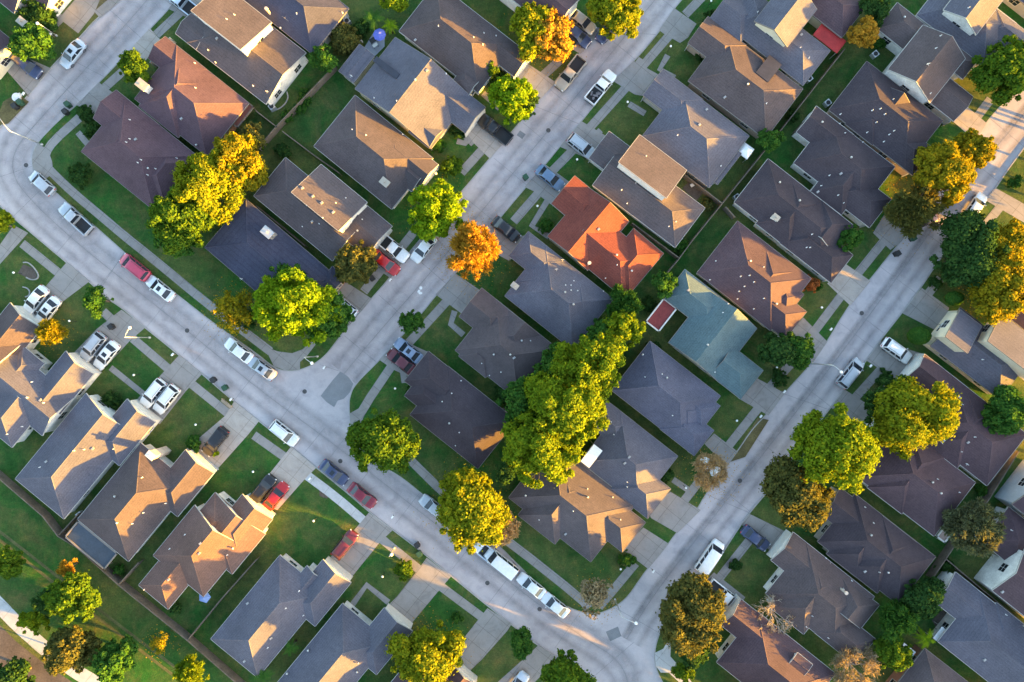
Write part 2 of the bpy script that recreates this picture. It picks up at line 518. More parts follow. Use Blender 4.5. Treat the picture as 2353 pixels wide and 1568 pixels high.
DRV = [
 [(136, 43), (174, 0), (200, -30), (235, -10), (217, 33), (181, 78)], [(18, 165), (50, 128), (118, 158), (66, 220)], [(-25, 600), (33, 518), (66, 536), (-10, 620)],
 [(154, 604), (207, 647), (141, 697), (98, 745), (53, 712), (103, 662)], [(280, 712), (335, 753), (300, 783), (227, 862), (170, 812), (225, 755)],
 [(413, 816), (466, 859), (428, 899), (368, 975), (310, 930), (375, 857)],
 [(981, 1281), (1037, 1324), (1011, 1354), (946, 1432), (888, 1395), (913, 1370), (966, 1302)],
 [(1120, 1397), (1176, 1433), (1165, 1450), (1107, 1515), (1060, 1560), (1040, 1530), (1064, 1468)],
 [(1237, 1482), (1282, 1513), (1266, 1530), (1190, 1605), (1140, 1570), (1213, 1505)],
 [(848, 1178), (903, 1218), (875, 1244), (805, 1330), (748, 1290), (762, 1278), (810, 1223)],
 [(398, 8), (420, -20), (490, 10), (440, 45), (388, 22)], [(176, 242), (229, 191), (262, 215), (217, 262)],
 [(785, 642), (855, 687), (802, 750), (755, 723), (765, 665)], [(860, 571), (885, 535), (941, 581), (898, 640), (855, 610)],
 [(1325, 101), (1350, 58), (1388, 68), (1334, 125), (1310, 112)], [(1549, 20), (1600, 56), (1580, 88), (1562, 100), (1524, 78), (1514, 71)],
 [(1456, 141), (1512, 172), (1492, 224), (1458, 218), (1408, 187)], [(1337, 280), (1390, 312), (1362, 370), (1286, 338)],
 [(1252, 378), (1310, 420), (1272, 475), (1226, 440), (1205, 430)], [(1135, 516), (1176, 547), (1215, 540), (1170, 600), (1100, 562)],
 [(1047, 629), (1104, 668), (1062, 722), (1001, 677)], [(873, 828), (920, 780), (990, 812), (945, 868), (905, 850)],
 [(1430, 1262), (1478, 1212), (1536, 1249), (1489, 1307)], [(1490, 1170), (1540, 1130), (1610, 1172), (1556, 1225), (1495, 1190)],
 [(1618, 1020), (1640, 996), (1695, 1038), (1670, 1072)], [(1695, 915), (1740, 870), (1803, 904), (1765, 955)],
 [(1820, 760), (1845, 730), (1900, 785), (1866, 836)], [(2005, 536), (2030, 495), (2110, 505), (2070, 556), (2045, 575)],
 [(2117, 662), (2180, 708), (2160, 765), (2072, 720)], [(2022, 784), (1990, 829), (2072, 880), (2128, 816)], [(1941, 896), (1908, 937), (1999, 985), (2025, 950)],
 [(1703, 1205), (1722, 1181), (1812, 1225), (1780, 1275)], [(1620, 1335), (1640, 1315), (1712, 1372), (1680, 1420)], [(2287, 433), (2353, 470), (2420, 500), (2400, 540), (2265, 462)],
 [(1860, 1180), (1845, 1170), (1800, 1095), (1812, 1068)],
]
for q in DRV:
    sheet("driveway", q, DZ, M_DRIVE)
for q in [[(539, 922), (596, 968), (570, 1000), (494, 1085), (425, 1035), (519, 955)], [(669, 1027), (727, 1075), (701, 1101), (638, 1172), (575, 1145), (618, 1091)],  # these two lie sunlit: the light is put into paler concrete
          [(1072, 305), (1100, 262), (1176, 310), (1125, 365), (1089, 330)], [(1209, 145), (1277, 190), (1244, 227), (1165, 185)],
          [(345, 66), (372, 95), (336, 140), (294, 121)],
          [(1900, 652), (1939, 605), (1999, 646), (1953, 703)], [(2185, 277), (2220, 245), (2266, 284), (2241, 325)]]:
    sheet("driveway", q, DZ, M_DRIVE2)
sheet("road_patch", [(1195, 300), (1208, 309), (1200, 320), (1187, 311)], .0065, M_PATCH)
sheet("road_patch", [(1392, 1452), (1420, 1440), (1428, 1462), (1402, 1474)], .0065, M_PATCH)
sheet("road_patch", [(782, 854), (800, 866), (812, 882), (804, 902), (790, 917), (776, 921), (768, 936), (750, 924), (737, 910), (752, 890), (766, 872)], .006, M_PATCH)
# dry and bare ground
for q in [[(176, -2), (240, -5), (262, 2), (217, 36)], [(1676, 1062), (1740, 960), (1766, 965), (1712, 1050)], [(-60, 1420), (-10, 1425), (40, 1475), (110, 1530), (180, 1575), (60, 1640), (-80, 1600)], [(8, 235), (40, 215), (68, 235), (20, 285), (-10, 290)]]:
    sheet("dry_ground", q, LOT + .005, M_DRY if q[0][0] != -60 else M_SOIL)
for pts in [[(-40, 1190), (90, 1290), (240, 1410), (420, 1545), (520, 1625)], [(-40, 1210), (80, 1303), (230, 1424), (405, 1555), (500, 1632)]]:
    strip("track", pts, .45, LOT + .006, M_TRACK)

# wear and joints on the carriageway
def wear_mat():
    m, nt, b = newmat("road_wear")
    uv = nt.nodes.new("ShaderNodeUVMap")
    sep = nt.nodes.new("ShaderNodeSeparateXYZ")
    nt.links.new(uv.outputs[0], sep.inputs[0])
    tri = nt.nodes.new("ShaderNodeMath"); tri.operation = 'PINGPONG'; tri.inputs[1].default_value = .5
    nt.links.new(sep.outputs[0], tri.inputs[0])
    n = noise(nt, 0.5, 5, .7)
    mm = nt.nodes.new("ShaderNodeMath"); mm.operation = 'MULTIPLY'
    nt.links.new(tri.outputs[0], mm.inputs[0]); nt.links.new(n, mm.inputs[1])
    m2 = nt.nodes.new("ShaderNodeMath"); m2.operation = 'MULTIPLY'; m2.inputs[1].default_value = 1.0
    nt.links.new(mm.outputs[0], m2.inputs[0])
    nt.links.new(m2.outputs[0], b.inputs["Alpha"])
    b.inputs["Base Color"].default_value = (.17, .165, .175, 1)
    b.inputs["Roughness"].default_value = .9
    return m
M_WEAR = wear_mat()
M_JOINT = mottled("joint_tar", (.22, .215, .225), .2)
def wear(pts, w, z=.004):
    o = strip("road_wear", pts, w, z, M_WEAR, 2)
    me = o.data
    uv = me.uv_layers.new(name="UVMap")
    for p in me.polygons:
        for li, u in zip(p.loop_indices, (1, 1, 0, 0)):
            # verts were laid left, right, right, left then reversed
            uv.data[li].uv = (u, 0)
    for p in me.polygons:
        ls = list(p.loop_indices)
        for li, u in zip(ls, (0, 1, 1, 0)):
            uv.data[li].uv = (u, 0)
R13 = [(470, -160), (340, 0), (205, 150), (68, 300), (34, 345), (26, 390), (50, 440), (170, 555), (400, 735), (600, 900), (760, 1015), (900, 1125), (1180, 1345), (1330, 1460), (1430, 1520), (1450, 1600)]
R2 = [(1640, -160), (1500, 5), (1285, 270), (1000, 615), (860, 775), (790, 860)]
R4 = [(2480, 110), (2330, 290), (2205, 440), (2090, 600), (1890, 870), (1690, 1125), (1560, 1290), (1480, 1400), (1440, 1470)]
for r in (R13, R2, R4):
    wear(r, 2.6)
    strip("road_joint", r, .06, .009, M_JOINT, 2)
wear(offset_line(R4, 9), 1.2, .006)
wear(offset_line(R13, -24), 2.2, .006)
wear(offset_line(R13, 30), 2.0, .006)
wear(offset_line(R2, -28), 2.0, .006)
wear(offset_line(R2, 28), 1.8, .006)
wear(offset_line(R4, -30), 1.6, .006)
def cross_joints(pts, step, half):
    q = smooth_line(pts, 2); acc = 0
    for a_, b_ in zip(q, q[1:]):
        d = (Vector(b_) - Vector(a_)); ln = d.length
        acc += ln
        if acc > step and -40 < a_[0] < 2400 and -40 < a_[1] < 1610:
            acc = 0
            t = d.normalized()
            strip("road_joint", [(a_[0] - t.y * half, a_[1] + t.x * half), (a_[0] + t.y * half, a_[1] - t.x * half)], .045, .0085, M_JOINT, 0)
cross_joints(R13, 95, 58); cross_joints(R2, 95, 56); cross_joints(R4, 95, 58)
for a, b in [((819, 822), (878, 868)), ((735, 838), (782, 854)), ((150, 130), (255, 185)), ((1000, 545), (1060, 610)), ((1230, 245), (1330, 285)), ((480, 735), (420, 815)), ((285, 581), (230, 665)), ((700, 1040), (745, 985)), ((1120, 1390), (1190, 1300)), ((1950, 705), (2030, 765)), ((1803, 906), (1900, 940)), ((1622, 1136), (1720, 1178)), ((1382, 72), (1510, 80))]:
    strip("road_joint", [a, b], .05, .0085, M_JOINT, 0)
M_WPAINT = plain("white_paint", (.75, .75, .75), .6)
for x, y, rx, ry in ((967, 662, 3.5, 4), (963, 669, 3, 3), (966, 674, 4.5, 3), (961, 671, 2, 2)):
    sheet("paint_mark", [(x + rx * math.cos(a * math.pi / 5), y + ry * math.sin(a * math.pi / 5)) for a in range(10)], .011 + x * 1e-6 + y * 1e-6, M_WPAINT)


# ------------------------------------------------------------------ houses
# a wing: (x, y) of its top-most eave corner, a = length down-right, b = length down-left, axis of the ridge, ends, options
def window_mesh(w, h):
    f = MB(); t = .07
    for c, d in (((0, 0, h / 2 + t / 2), (w + 2 * t, .08, t)), ((0, 0, -h / 2 - t / 2), (w + 2 * t, .12, t)), ((-w / 2 - t / 2, 0, 0), (t, .08, h)), ((w / 2 + t / 2, 0, 0), (t, .08, h)), ((0, .004, 0), (.04, .05, h - .002)), ((0, 0, 0), (w - .002, .05, .04))):
        f.box(c, d)
    g = MB(); g.box((0, .004, 0), (w + .01, .02, h + .01))
    return f.mesh("window", M_TRIM), g.mesh("pane", M_GLASS)
WIN = window_mesh(1.3, 1.2)
def garage_mesh():
    g = MB()
    g.box((0, .01, 0), (4.8, .05, 2.1))
    for r in range(4):
        for c in range(8):
            g.box((-2.1 + c * .6, .045, -.78 + r * .52), (.5, .025, .40))
    return g.mesh("garage_door", M_TRIM)
GAR = garage_mesh()
def door_mesh():
    g = MB(); g.box((0, .01, 0), (1.0, .06, 2.05)); g.box((0, .05, .5), (.6, .03, .7)); g.box((0, .05, -.5), (.6, .03, .7))
    return g.mesh("front_door", plain("door_paint", (.16, .06, .045), .5))
DOOR = door_mesh()
def vent_mesh(kind):
    b = MB()
    if kind == 0:
        b.tube([(0, 0, -.2), (0, 0, .42)], .065, 8); b.tube([(0, 0, -.05), (0, 0, .05)], [.17, .09], 8)
        return b.mesh("roof_vent", M_VENT, True)
    if kind == 1:
        b.tube([(0, 0, -.2), (0, 0, .25), (0, 0, .3), (0, 0, .45), (0, 0, .55)], [.14, .14, .22, .24, .05], 10)
        return b.mesh("roof_vent", M_STEEL, True)
    b.box((0, 0, .08), (.55, .38, .24), .67, 0, .85)
    return b.mesh("roof_vent", M_PIPE)
VENT = [vent_mesh(0), vent_mesh(1), vent_mesh(2)]
def dish_mesh():
    b = MB()
    b.tube([(0, 0, -.2), (0, 0, .55)], .03, 6)
    n = 12; r0 = b.vs([(.05, 0, .6)]); prev = None
    for rr, dx in ((.15, .02), (.33, .09)):
        ring = b.vs([(.05 + dx, rr * math.cos(2 * math.pi * j / n), .6 + rr * math.sin(2 * math.pi * j / n)) for j in range(n)])
        for j in range(n):
            if prev is None: b.face((r0[0], ring[j], ring[(j + 1) % n]))
            else: b.face((prev[j], ring[j], ring[(j + 1) % n], prev[(j + 1) % n]))
        prev = ring
    b.tube([(.1, 0, .32), (.45, 0, .55)], .02, 5)
    return b.mesh("satellite_dish", M_VENT, True)
DISH = dish_mesh()

HOUSES = []
class Wing: pass

def make_wing(x, y, a, b, axis='v', ends='hh', ze=2.9, p=.5, r=.5, zb=0.0, ang=38.5, door=None):
    w = Wing()
    k = S * (H - ze) / H
    n = P(x, y, ze)
    an = math.radians(ang)
    v = Vector((math.cos(an), -math.sin(an), 0)); u = Vector((math.sin(an), math.cos(an), 0))
    a *= k; b *= k
    if axis == 'v':         # ridge runs along v, across is -u
        w.o, w.s, w.t, w.L, w.W = n, v, -u, a, b
    else:                   # ridge runs along u (from the far corner), across is v
        w.o, w.s, w.t, w.L, w.W = n - u * b, u, v, b, a
    w.ends, w.ze, w.p, w.r, w.zb, w.door = ends, ze, p, r, zb, door
    w.hr = p * w.W * max(r, 1 - r)
    w.i0 = min(w.W * .5, w.L * .5) if ends[0] == 'h' else 0.0
    w.i1 = min(w.W * .5, w.L * .5) if ends[1] == 'h' else 0.0
    return w

def wing_z(w, q):
    d = Vector((q[0], q[1], 0)) - Vector((w.o.x, w.o.y, 0))
    s, t = d.dot(w.s), d.dot(w.t)
    if s < 0 or t < 0 or s > w.L or t > w.W:
        return None
    h = 1e9
    if w.r > 0: h = min(h, t / (w.r * w.W) * w.hr)
    if w.r < 1: h = min(h, (w.W - t) / ((1 - w.r) * w.W) * w.hr)
    if w.i0: h = min(h, s / w.i0 * w.hr)
    if w.i1: h = min(h, (w.L - s) / w.i1 * w.hr)
    return w.ze + h

def wing_contains(w, q, m=0.0):
    d = Vector((q[0], q[1], 0)) - Vector((w.o.x, w.o.y, 0))
    s, t = d.dot(w.s), d.dot(w.t)
    return m < s < w.L - m and m < t < w.W - m

def house(short, roof, wall, wings, ang=38.5, chim=(), label=None, trim=None, front=None):
    ws = [make_wing(*wi[:4], **dict(dict(axis='v', ends='hh', ang=ang), **(wi[4] if len(wi) > 4 else {}))) for wi in wings]
    c = ws[0].o + ws[0].s * ws[0].L / 2 + ws[0].t * ws[0].W / 2
    base = Vector((c.x, c.y, LOT))
    root = empty("house", base)
    if trim is None: trim = M_EAVEPALE if wall == "white" else M_EAVE
    tag(root, label or short, "house", "houses of the subdivision")
    R = MB(); F = MB(); W = MB(); KS = []
    for idx, w in enumerate(ws):
        eps = idx * .006
        def q(s, t, z):
            p = w.o + w.s * s + w.t * t
            return Vector((p.x, p.y, z + eps)) - base
        tr = w.r * w.W
        zr = w.ze + w.hr
        e = [q(0, 0, w.ze), q(w.L, 0, w.ze), q(w.L, w.W, w.ze), q(0, w.W, w.ze)]
        r0, r1 = q(w.i0, tr, zr), q(w.L - w.i1, tr, zr)
        faces = []
        if w.r >= .999:      # a single slope rising to the far side
            faces = [[e[0], e[1], q(w.L, w.W, zr), q(0, w.W, zr)]]
            edge = [e[0], e[1], q(w.L, w.W, zr), q(0, w.W, zr)]
        elif w.r <= .001:
            faces = [[q(0, 0, zr), q(w.L, 0, zr), e[2], e[3]]]
            edge = faces[0]
        else:
            faces = [[e[0], e[1], r1, r0], [e[2], e[3], r0, r1]]
            if w.i0: faces.append([e[3], e[0], r0])
            if w.i1: faces.append([e[1], e[2], r1])
            edge = [e[0], e[1]] + ([] if w.i1 else [r1]) + [e[2], e[3]] + ([] if w.i0 else [r0])
        dn = Vector((0, 0, -.16))
        for f in faces:
            n_ = (f[1] - f[0]).cross(f[2] - f[0])
            f = f if n_.z > 0 else f[::-1]
            R.poly(f)
            R.poly([p + dn for p in f[::-1]])
        for i in range(len(edge)):
            a_, b_ = edge[i], edge[(i + 1) % len(edge)]
            cen = q(w.L / 2, w.W / 2, 0)
            d = (b_ - a_); out = Vector((d.y, -d.x, 0)).normalized()
            mid = (a_ + b_) / 2
            if out.dot(Vector((mid.x - cen.x, mid.y - cen.y, 0))) < 0: out = -out
            o1, o2 = out * .05, Vector((0, 0, -.24))
            up = Vector((0, 0, .015))
            F.poly([a_ + up, b_ + up, b_ + o1 + up, a_ + o1 + up])
            F.poly([a_ + o1 + up, b_ + o1 + up, b_ + o1 + o2, a_ + o1 + o2])
        if 0 < w.r < 1:
            K = MB(); KS.append(K)
            segs = [(r0, r1)]
            if w.i0: segs += [(e[0], r0), (e[3], r0)]
            if w.i1: segs += [(e[1], r1), (e[2], r1)]
            for a_, b_ in segs:
                d = b_ - a_
                if d.length < .2: continue
                sd = Vector((-d.y, d.x, 0)).normalized() * .10
                up = Vector((0, 0, .05)); lo = Vector((0, 0, -.02))
                i_ = K.vs([a_ + sd + lo, b_ + sd + lo, b_ + up, a_ + up, b_ - sd + lo, a_ - sd + lo])
                K.face((i_[0], i_[1], i_[2], i_[3])); K.face((i_[3], i_[2], i_[4], i_[5]))
        # walls
        m = .38
        m0 = m if w.i0 else .16
        m1 = m if w.i1 else .16
        def hz(t):
            h = 1e9
            if w.r > 0: h = min(h, t / (w.r * w.W) * w.hr)
            if w.r < 1: h = min(h, (w.W - t) / ((1 - w.r) * w.W) * w.hr)
            return w.ze + h - .15
        zb = LOT - .1 if w.zb == 0 else w.zb
        tz = w.ze - .12
        def wq(s, t, z): return q(s, t, z)
        zA = hz(m) if w.r > 0 else w.ze + w.hr - .2
        zB = hz(w.W - m) if w.r < 1 else w.ze + w.hr - .2
        mB = .07 if w.r >= 1 else m
        W.poly([wq(m0, m, zb), wq(w.L - m1, m, zb), wq(w.L - m1, m, zA), wq(m0, m, zA)])
        W.poly([wq(w.L - m1, w.W - mB, zb), wq(m0, w.W - mB, zb), wq(m0, w.W - mB, zB), wq(w.L - m1, w.W - mB, zB)])
        for s_, hip in ((m0, w.i0), (w.L - m1, w.i1)):
            if hip:
                W.poly([wq(s_, m, zb), wq(s_, w.W - m, zb), wq(s_, w.W - m, tz), wq(s_, m, tz)])
            else:
                pts = [wq(s_, m, zb), wq(s_, w.W - mB, zb), wq(s_, w.W - mB, zB)]
                if 0 < w.r < 1: pts.append(wq(s_, tr, zr - .15))
                pts.append(wq(s_, m, zA))
                W.poly(pts)
    ro = R.build("roof", roof_mat(roof, ROOF[roof]), root)
    for K in KS:
        if K.f: K.build("ridge_cap", roof_mat(roof + "_cap", mul(ROOF[roof], 1.10)), ro)
    F.build("fascia", trim, ro)
    W.build("wall", mottled("wall_" + wall, WALL[wall], .10, .8, 7), root)
    hs = Wing(); hs.root, hs.ws, hs.roof, hs.base, hs.short = root, ws, ro, base, short
    HOUSES.append(hs)
    # windows, front doors and garage doors in the walls
    def put(mesh, name, pos, nrm, child=None):
        o = bpy.data.objects.new(name, mesh); COL.objects.link(o); o.parent = root
        o.location = pos - base
        o.rotation_euler = (0, 0, math.atan2(nrm.y, nrm.x) - math.pi / 2)
        if child is not None:
            c_ = bpy.data.objects.new("pane", child); COL.objects.link(c_); c_.parent = o
        return o
    for w in ws:
        for k_, (s_, t_, nrm, ln) in enumerate(((0, w.W / 2, -w.s, w.W), (w.L, w.W / 2, w.s, w.W), (w.L / 2, 0, -w.t, w.L), (w.L / 2, w.W, w.t, w.L))):
            end = k_ < 2
            inset = (.38 if (end and (w.i0, w.i1)[k_]) or not end else .16)
            mid = w.o + w.s * s_ + w.t * t_
            wallp = mid - nrm * inset
            door = w.door == ('0', '1', 'A', 'B')[k_]
            if door:
                put(GAR, "garage_door", Vector((wallp.x, wallp.y, LOT + 1.07)) + nrm * .0, nrm)
                continue
            facing = nrm.dot(-Vector((mid.x, mid.y, 0)))
            if facing < 3 or Vector((mid.x, mid.y)).length < 20: continue
            along = Vector((-nrm.y, nrm.x, 0))
            for off in ((-.25, .25) if ln > 8 else (0,)):
                pp = wallp + along * off * ln
                qo = pp + nrm * 1.2
                if any(o is not w and wing_contains(o, qo) and o.ze >= w.ze - .1 for o in ws): continue
                z = w.ze - 1.35
                put(WIN[0], "window", Vector((pp.x, pp.y, z)), nrm, WIN[1])
    for cx_, cy_, sx, hh, kind in chim:
        zt = hh
        p = P(cx_, cy_, zt)
        zz = max([wing_z(w, p) or LOT for w in ws])
        cb = MB()
        if kind == 'flue':
            p = P(cx_, cy_, zz + .8)
            cb.tube([(p.x - base.x, p.y - base.y, zz - .3 - base.z), (p.x - base.x, p.y - base.y, zz + 1.7 - base.z)], .17, 10)
            cb.tube([(p.x - base.x, p.y - base.y, zz + 1.65 - base.z), (p.x - base.x, p.y - base.y, zz + 1.85 - base.z)], .26, 10)
            cb.build("flue", M_CREAMBRICK, ro)
            continue
        top = zz + 1.1 if hh < 0 else hh
        low = LOT if not any(wing_contains(w, p) for w in ws) else 2.0
        p = P(cx_, cy_, top)
        an = -math.radians(ang)
        cb.box((p.x - base.x, p.y - base.y, (top + low) / 2 - base.z), (sx, sx * .7, top - low), an, 0)
        cb.box((p.x - base.x, p.y - base.y, top + .06 - base.z), (sx + .2, sx * .7 + .2, .12), an, 1)
        cb.tube([(p.x - base.x, p.y - base.y, top + .1 - base.z), (p.x - base.x, p.y - base.y, top + .5 - base.z)], .14, 8, 1)
        cb.build("chimney", [{'slate': M_STEEL, 'brick': M_BRICK, 'pale': M_CREAMBRICK, 'white': mottled("wall_white", WALL['white'])}[kind], M_TRIM if kind == 'pale' else M_STEEL if kind == 'slate' else M_TRIMTAN], ro)
    return hs

g = 'gg'
D2 = dict
house("rosy brown hip-roofed house inside the street bend at upper left", 'rosy', 'brick',
      [(287, 224, 215, 160), (267, 207, 130, 84, D2(ends='gh', p=.42, door='0')), (281, 250, 116, 122, D2(axis='u', ends='hh', p=.62)), (387, 321, 87, 120, D2(axis='u', ends='hh', p=.62))], 39)
house("plum-roofed house with a white-capped front chimney, beside the rosy-roofed one", 'rosy', 'brick',
      [(406, 105, 212, 156), (380, 84, 120, 64, D2(ends='gh', p=.42, door='0')), (415, 123, 116, 155, D2(axis='u', ends='hh', p=.62))], 38.5, [(326, 195, 1.5, 5.2, 'white')])
house("two-storey house with a white upper wall facing a lit orange roof at upper left", 'taupe', 'white',
      [(522, -20, 230, 150, D2(ends='hg', p=.32)), (512, -36, 142, 96, D2(ends='gg', ze=5.0, p=.34, r=1.0, zb=2.8)), (440, 30, 60, 60, D2(ends='gg', p=.3))], 38)
house("dark blue-black roofed house at the top edge beside the lit orange gable", 'navy', 'greige',
      [(618, -127, 235, 135), (700, -60, 70, 110, D2(axis='u', ends='gh', p=.45))], 38.5, [(617, 27, .5, 6.0, 'flue'), (621, 72, .5, 6.0, 'flue')])
house("large house with one lit tan slope, two front gables and a rear patio, upper centre", 'slate', 'cream',
      [(908, 86, 222, 150, D2(axis='u', ends='gg', p=.42)), (1021, 173, 120, 75, D2(ends='gg', p=.5, door='1')), (972, 260, 60, 55, D2(ends='gg', p=.55)),
       (826, 102, 44, 78, D2(axis='u', ends='gg', ze=2.6, p=.12))], 38, [])
house("brown-roofed house with a lit hip facet beside the big orange tree", 'brown', 'white',
      [(1004, -40, 230, 142), (1125, 54, 120, 62, D2(ends='hg', door='1')), (1068, 150, 50, 55, D2(ends='hg'))], 38, [(1012, 130, .45, 6.4, 'flue')])
house("grey-roofed house with long lit slope and twin white front gables", 'grey', 'white',
      [(816, 219, 230, 151), (906, 297, 130, 70, D2(ends='hg', p=.55, door='1')), (935, 355, 62, 60, D2(ends='hg'))], 39, [(884, 419, 1.2, 4.6, 'brick')])
house("two-storey house with long white side wall and half-lit upper roof, left of centre", 'taupe', 'white',
      [(656, 362, 235, 115, D2(ends='hg', p=.36)), (838, 468, 82, 92, D2(ends='gg', p=.4, door='1')), (738, 378, 137, 92, D2(ends='gg', ze=5.0, p=.36, r=1.0, zb=2.8))], 39.5)
house("wide flat-looking dark navy roofed house on the corner of the intersection", 'navy', 'brick',
      [(565, 458, 284, 146, D2(p=.2)), (764, 612, 40, 60, D2(ends='hg', p=.3))], 40.5, [(614, 534, 1.5, 4.9, 'slate')])
# upper left corner
house("pale-walled house cut by the left edge behind the yellow-green tree", 'plum', 'cream', [(-61, 21, 120, 100, D2(ends='gg'))], 39)
house("purple-roofed house with a tall white gable at the top left corner", 'plum', 'white', [(54, -182, 170, 130, D2(axis='v', ends='gg')), (50, -70, 50, 90, D2(ends='hg'))], 39, [(50, 50, 1.2, 4.5, 'white')])
# upper middle
house("two-storey purple-roofed house with big white side wall at the top edge", 'plum', 'white', [(1128, -166, 262, 100, D2(ends='gg', ze=4.6, p=.5)), (1240, -60, 80, 80, D2(ends='gg', ze=2.9, door='1'))], 38)
house("long brown-roofed house with a lit patch and dark skylight, upper right of centre", 'brown', 'tanbrick',
      [(1668, 71, 222, 144, D2(p=.42)), (1627, 38, 110, 77, D2(ends='gh', p=.42, door='0'))], 37)
house("large pale grey roofed house with the white gazebo behind it", 'slate', 'greige',
      [(1567, 194, 195, 150, D2(p=.36)), (1524, 159, 115, 76, D2(ends='gh', p=.36, door='0')), (1660, 320, 55, 90, D2(axis='u', ends='gg', ze=2.6, p=.12))], 37.5)
house("two-storey house with a fully lit peach upper roof over a white wall", 'taupe', 'white',
      [(1430, 335, 238, 114, D2(ends='gh', p=.34)), (1400, 302, 80, 78, D2(ends='gh', p=.34, door='0')), (1470, 310, 135, 88, D2(ends='gg', ze=5.0, p=.34, r=1.0, zb=2.8)), (1540, 430, 70, 70, D2(axis='u', ends='gh', p=.3))], 37)
house("terracotta red roofed house with a lit orange slope and small courtyard", 'terracotta', 'cream',
      [(1321, 404, 100, 84, D2(ends='gh', p=.36, door='0')), (1352, 431, 122, 147, D2(axis='u', ends='gg', p=.44)), (1374, 490, 165, 112, D2(ends='gh', p=.44)), (1456, 525, 90, 122, D2(axis='u', ends='hh', p=.44))], 40, [(1353, 606, .5, 5.6, 'flue')])
house("grey-purple roofed house just below the terracotta roof", 'slate', 'brick',
      [(1253, 563, 200, 150, D2(p=.5)), (1214, 532, 110, 72, D2(ends='hh', p=.5, door='0')), (1222, 600, 90, 62, D2(ends='hh', p=.5)), (1329, 631, 89, 90, D2(axis='u', ends='hh', p=.62))], 38.5, [(1183, 657, .9, 4.6, 'white')])
house("dark grey roofed house with a long white gutter left of the tall tree row", 'grey', 'greige',
      [(1139, 688, 185, 150), (1107, 662, 100, 84, D2(ends='gh', door='0')), (1168, 712, 95, 80, D2(axis='u', ends='hg', p=.62)), (1092, 770, 80, 62, D2(ends='hh'))], 38.5)
house("dark stepped-roof house by the maroon car at the intersection", 'dark', 'brick',
      [(1030, 842, 200, 142), (984, 807, 130, 88, D2(ends='hh', door='0')), (970, 858, 110, 66, D2(ends='hh')), (1090, 915, 60, 110, D2(axis='u', ends='hh', p=.4))], 38.5)
house("teal-green metal roofed house beside the red patio cover", 'teal', 'cream',
      [(1574, 619, 130, 82, D2(p=.46)), (1629, 669, 140, 150, D2(axis='u', ends='gg', p=.44)), (1683, 796, 90, 84, D2(ends='gh', p=.44, door='1'))], 38)
house("blue-grey roofed house with a sawtooth row of front hips", 'blue', 'greige',
      [(1494, 784, 205, 144), (1600, 890, 70, 72, D2(ends='gh')), (1562, 928, 100, 74, D2(ends='hh', door='1')), (1565, 880, 92, 90, D2(ends='hh'))], 38)
house("grey-roofed house with two lit front facets and a white awning", 'slate', 'tanbrick',
      [(1424, 944, 170, 148), (1390, 917, 90, 70), (1455, 1056, 110, 87, D2(door='1'))], 38)
house("brown-roofed corner house with one glowing peach facet by the lower intersection", 'taupe', 'brick',
      [(1270, 1014, 240, 165), (1389, 1127, 120, 87, D2(ends='hh', door='1')), (1296, 1049, 108, 172, D2(axis='u', ends='hh', p=.62)), (1345, 1150, 80, 100, D2(axis='v', ends='hh'))], 38)
# right of the middle block
house("two-storey house with a glowing yellow gable slope at the top right of centre", 'slate', 'cream',
      [(1727, -25, 230, 102, D2(p=.42)), (1801, -38, 97, 110, D2(axis='u', ends='gg', ze=4.8, p=.5, zb=2.8)), (1680, -20, 90, 80, D2(ends='gh', door='0'))], 38)
house("small purple-roofed house behind the bright red lean-to", 'plum', 'cream', [(1873, -78, 150, 92, D2(ends='hh'))], 38)
house("two-storey brown-roofed house with a lilac gable wall, upper right", 'brown', 'white',
      [(2062, 6, 150, 76, D2(ends='hh', p=.5)), (2121, 58, 124, 130, D2(axis='u', ends='gg', ze=4.4, p=.5)), (2142, 148, 120, 72, D2(ends='gg', door='1')), (2196, 103, 62, 52, D2(ends='hh'))], 38.5)
house("two-storey grey house with a white gable triangle and yellow slope, top right", 'slate', 'white',
      [(2182, -64, 196, 125, D2(p=.42)), (2236, -66, 95, 112, D2(axis='u', ends='gg', ze=4.8, p=.5, zb=2.8)), (2290, 20, 90, 70, D2(ends='hg', door='1'))], 37.5)
house("dark roofed house cut by the top right corner", 'navy', 'greige', [(2368, -120, 210, 110)], 38)
house("dark roofed house with a large peach lit slope below the lilac gable", 'dark', 'tanbrick',
      [(1992, 141, 222, 142), (2060, 275, 108, 78, D2(ends='hh', door='1')), (2029, 196, 87, 84, D2(axis='u', ends='hg', p=.62)), (1985, 230, 80, 70, D2(axis='u', ends='hh'))], 38)
house("dark grey house with a thin lit ridge strip above the round green tree", 'dark', 'white',
      [(1906, 268, 190, 135), (1876, 244, 110, 76, D2(ends='gh')), (1951, 384, 122, 82, D2(ends='hh', door='1')), (1954, 321, 89, 150, D2(axis='u', ends='hh', p=.62)), (2000, 344, 60, 70, D2(ends='hh'))], 37.5)
house("dark hip-roofed house with a sunlit corner behind the round green tree", 'dark', 'white',
      [(1765, 365, 250, 127), (1842, 494, 150, 82, D2(ends='hh', door='1')), (1818, 410, 95, 132, D2(axis='u', ends='hh', p=.62)), (1888, 461, 92, 78, D2(axis='u', ends='gh', p=.62))], 38, [(1783, 500, .9, 4.5, 'white')])
house("plum-roofed house with the orange bush and white planter at its front", 'plum', 'cream',
      [(1695, 508, 215, 152), (1759, 643, 120, 80, D2(ends='hh', door='1')), (1757, 562, 101, 110, D2(axis='u', ends='hh', p=.62)), (1800, 640, 60, 70, D2(ends='hh'))], 38)
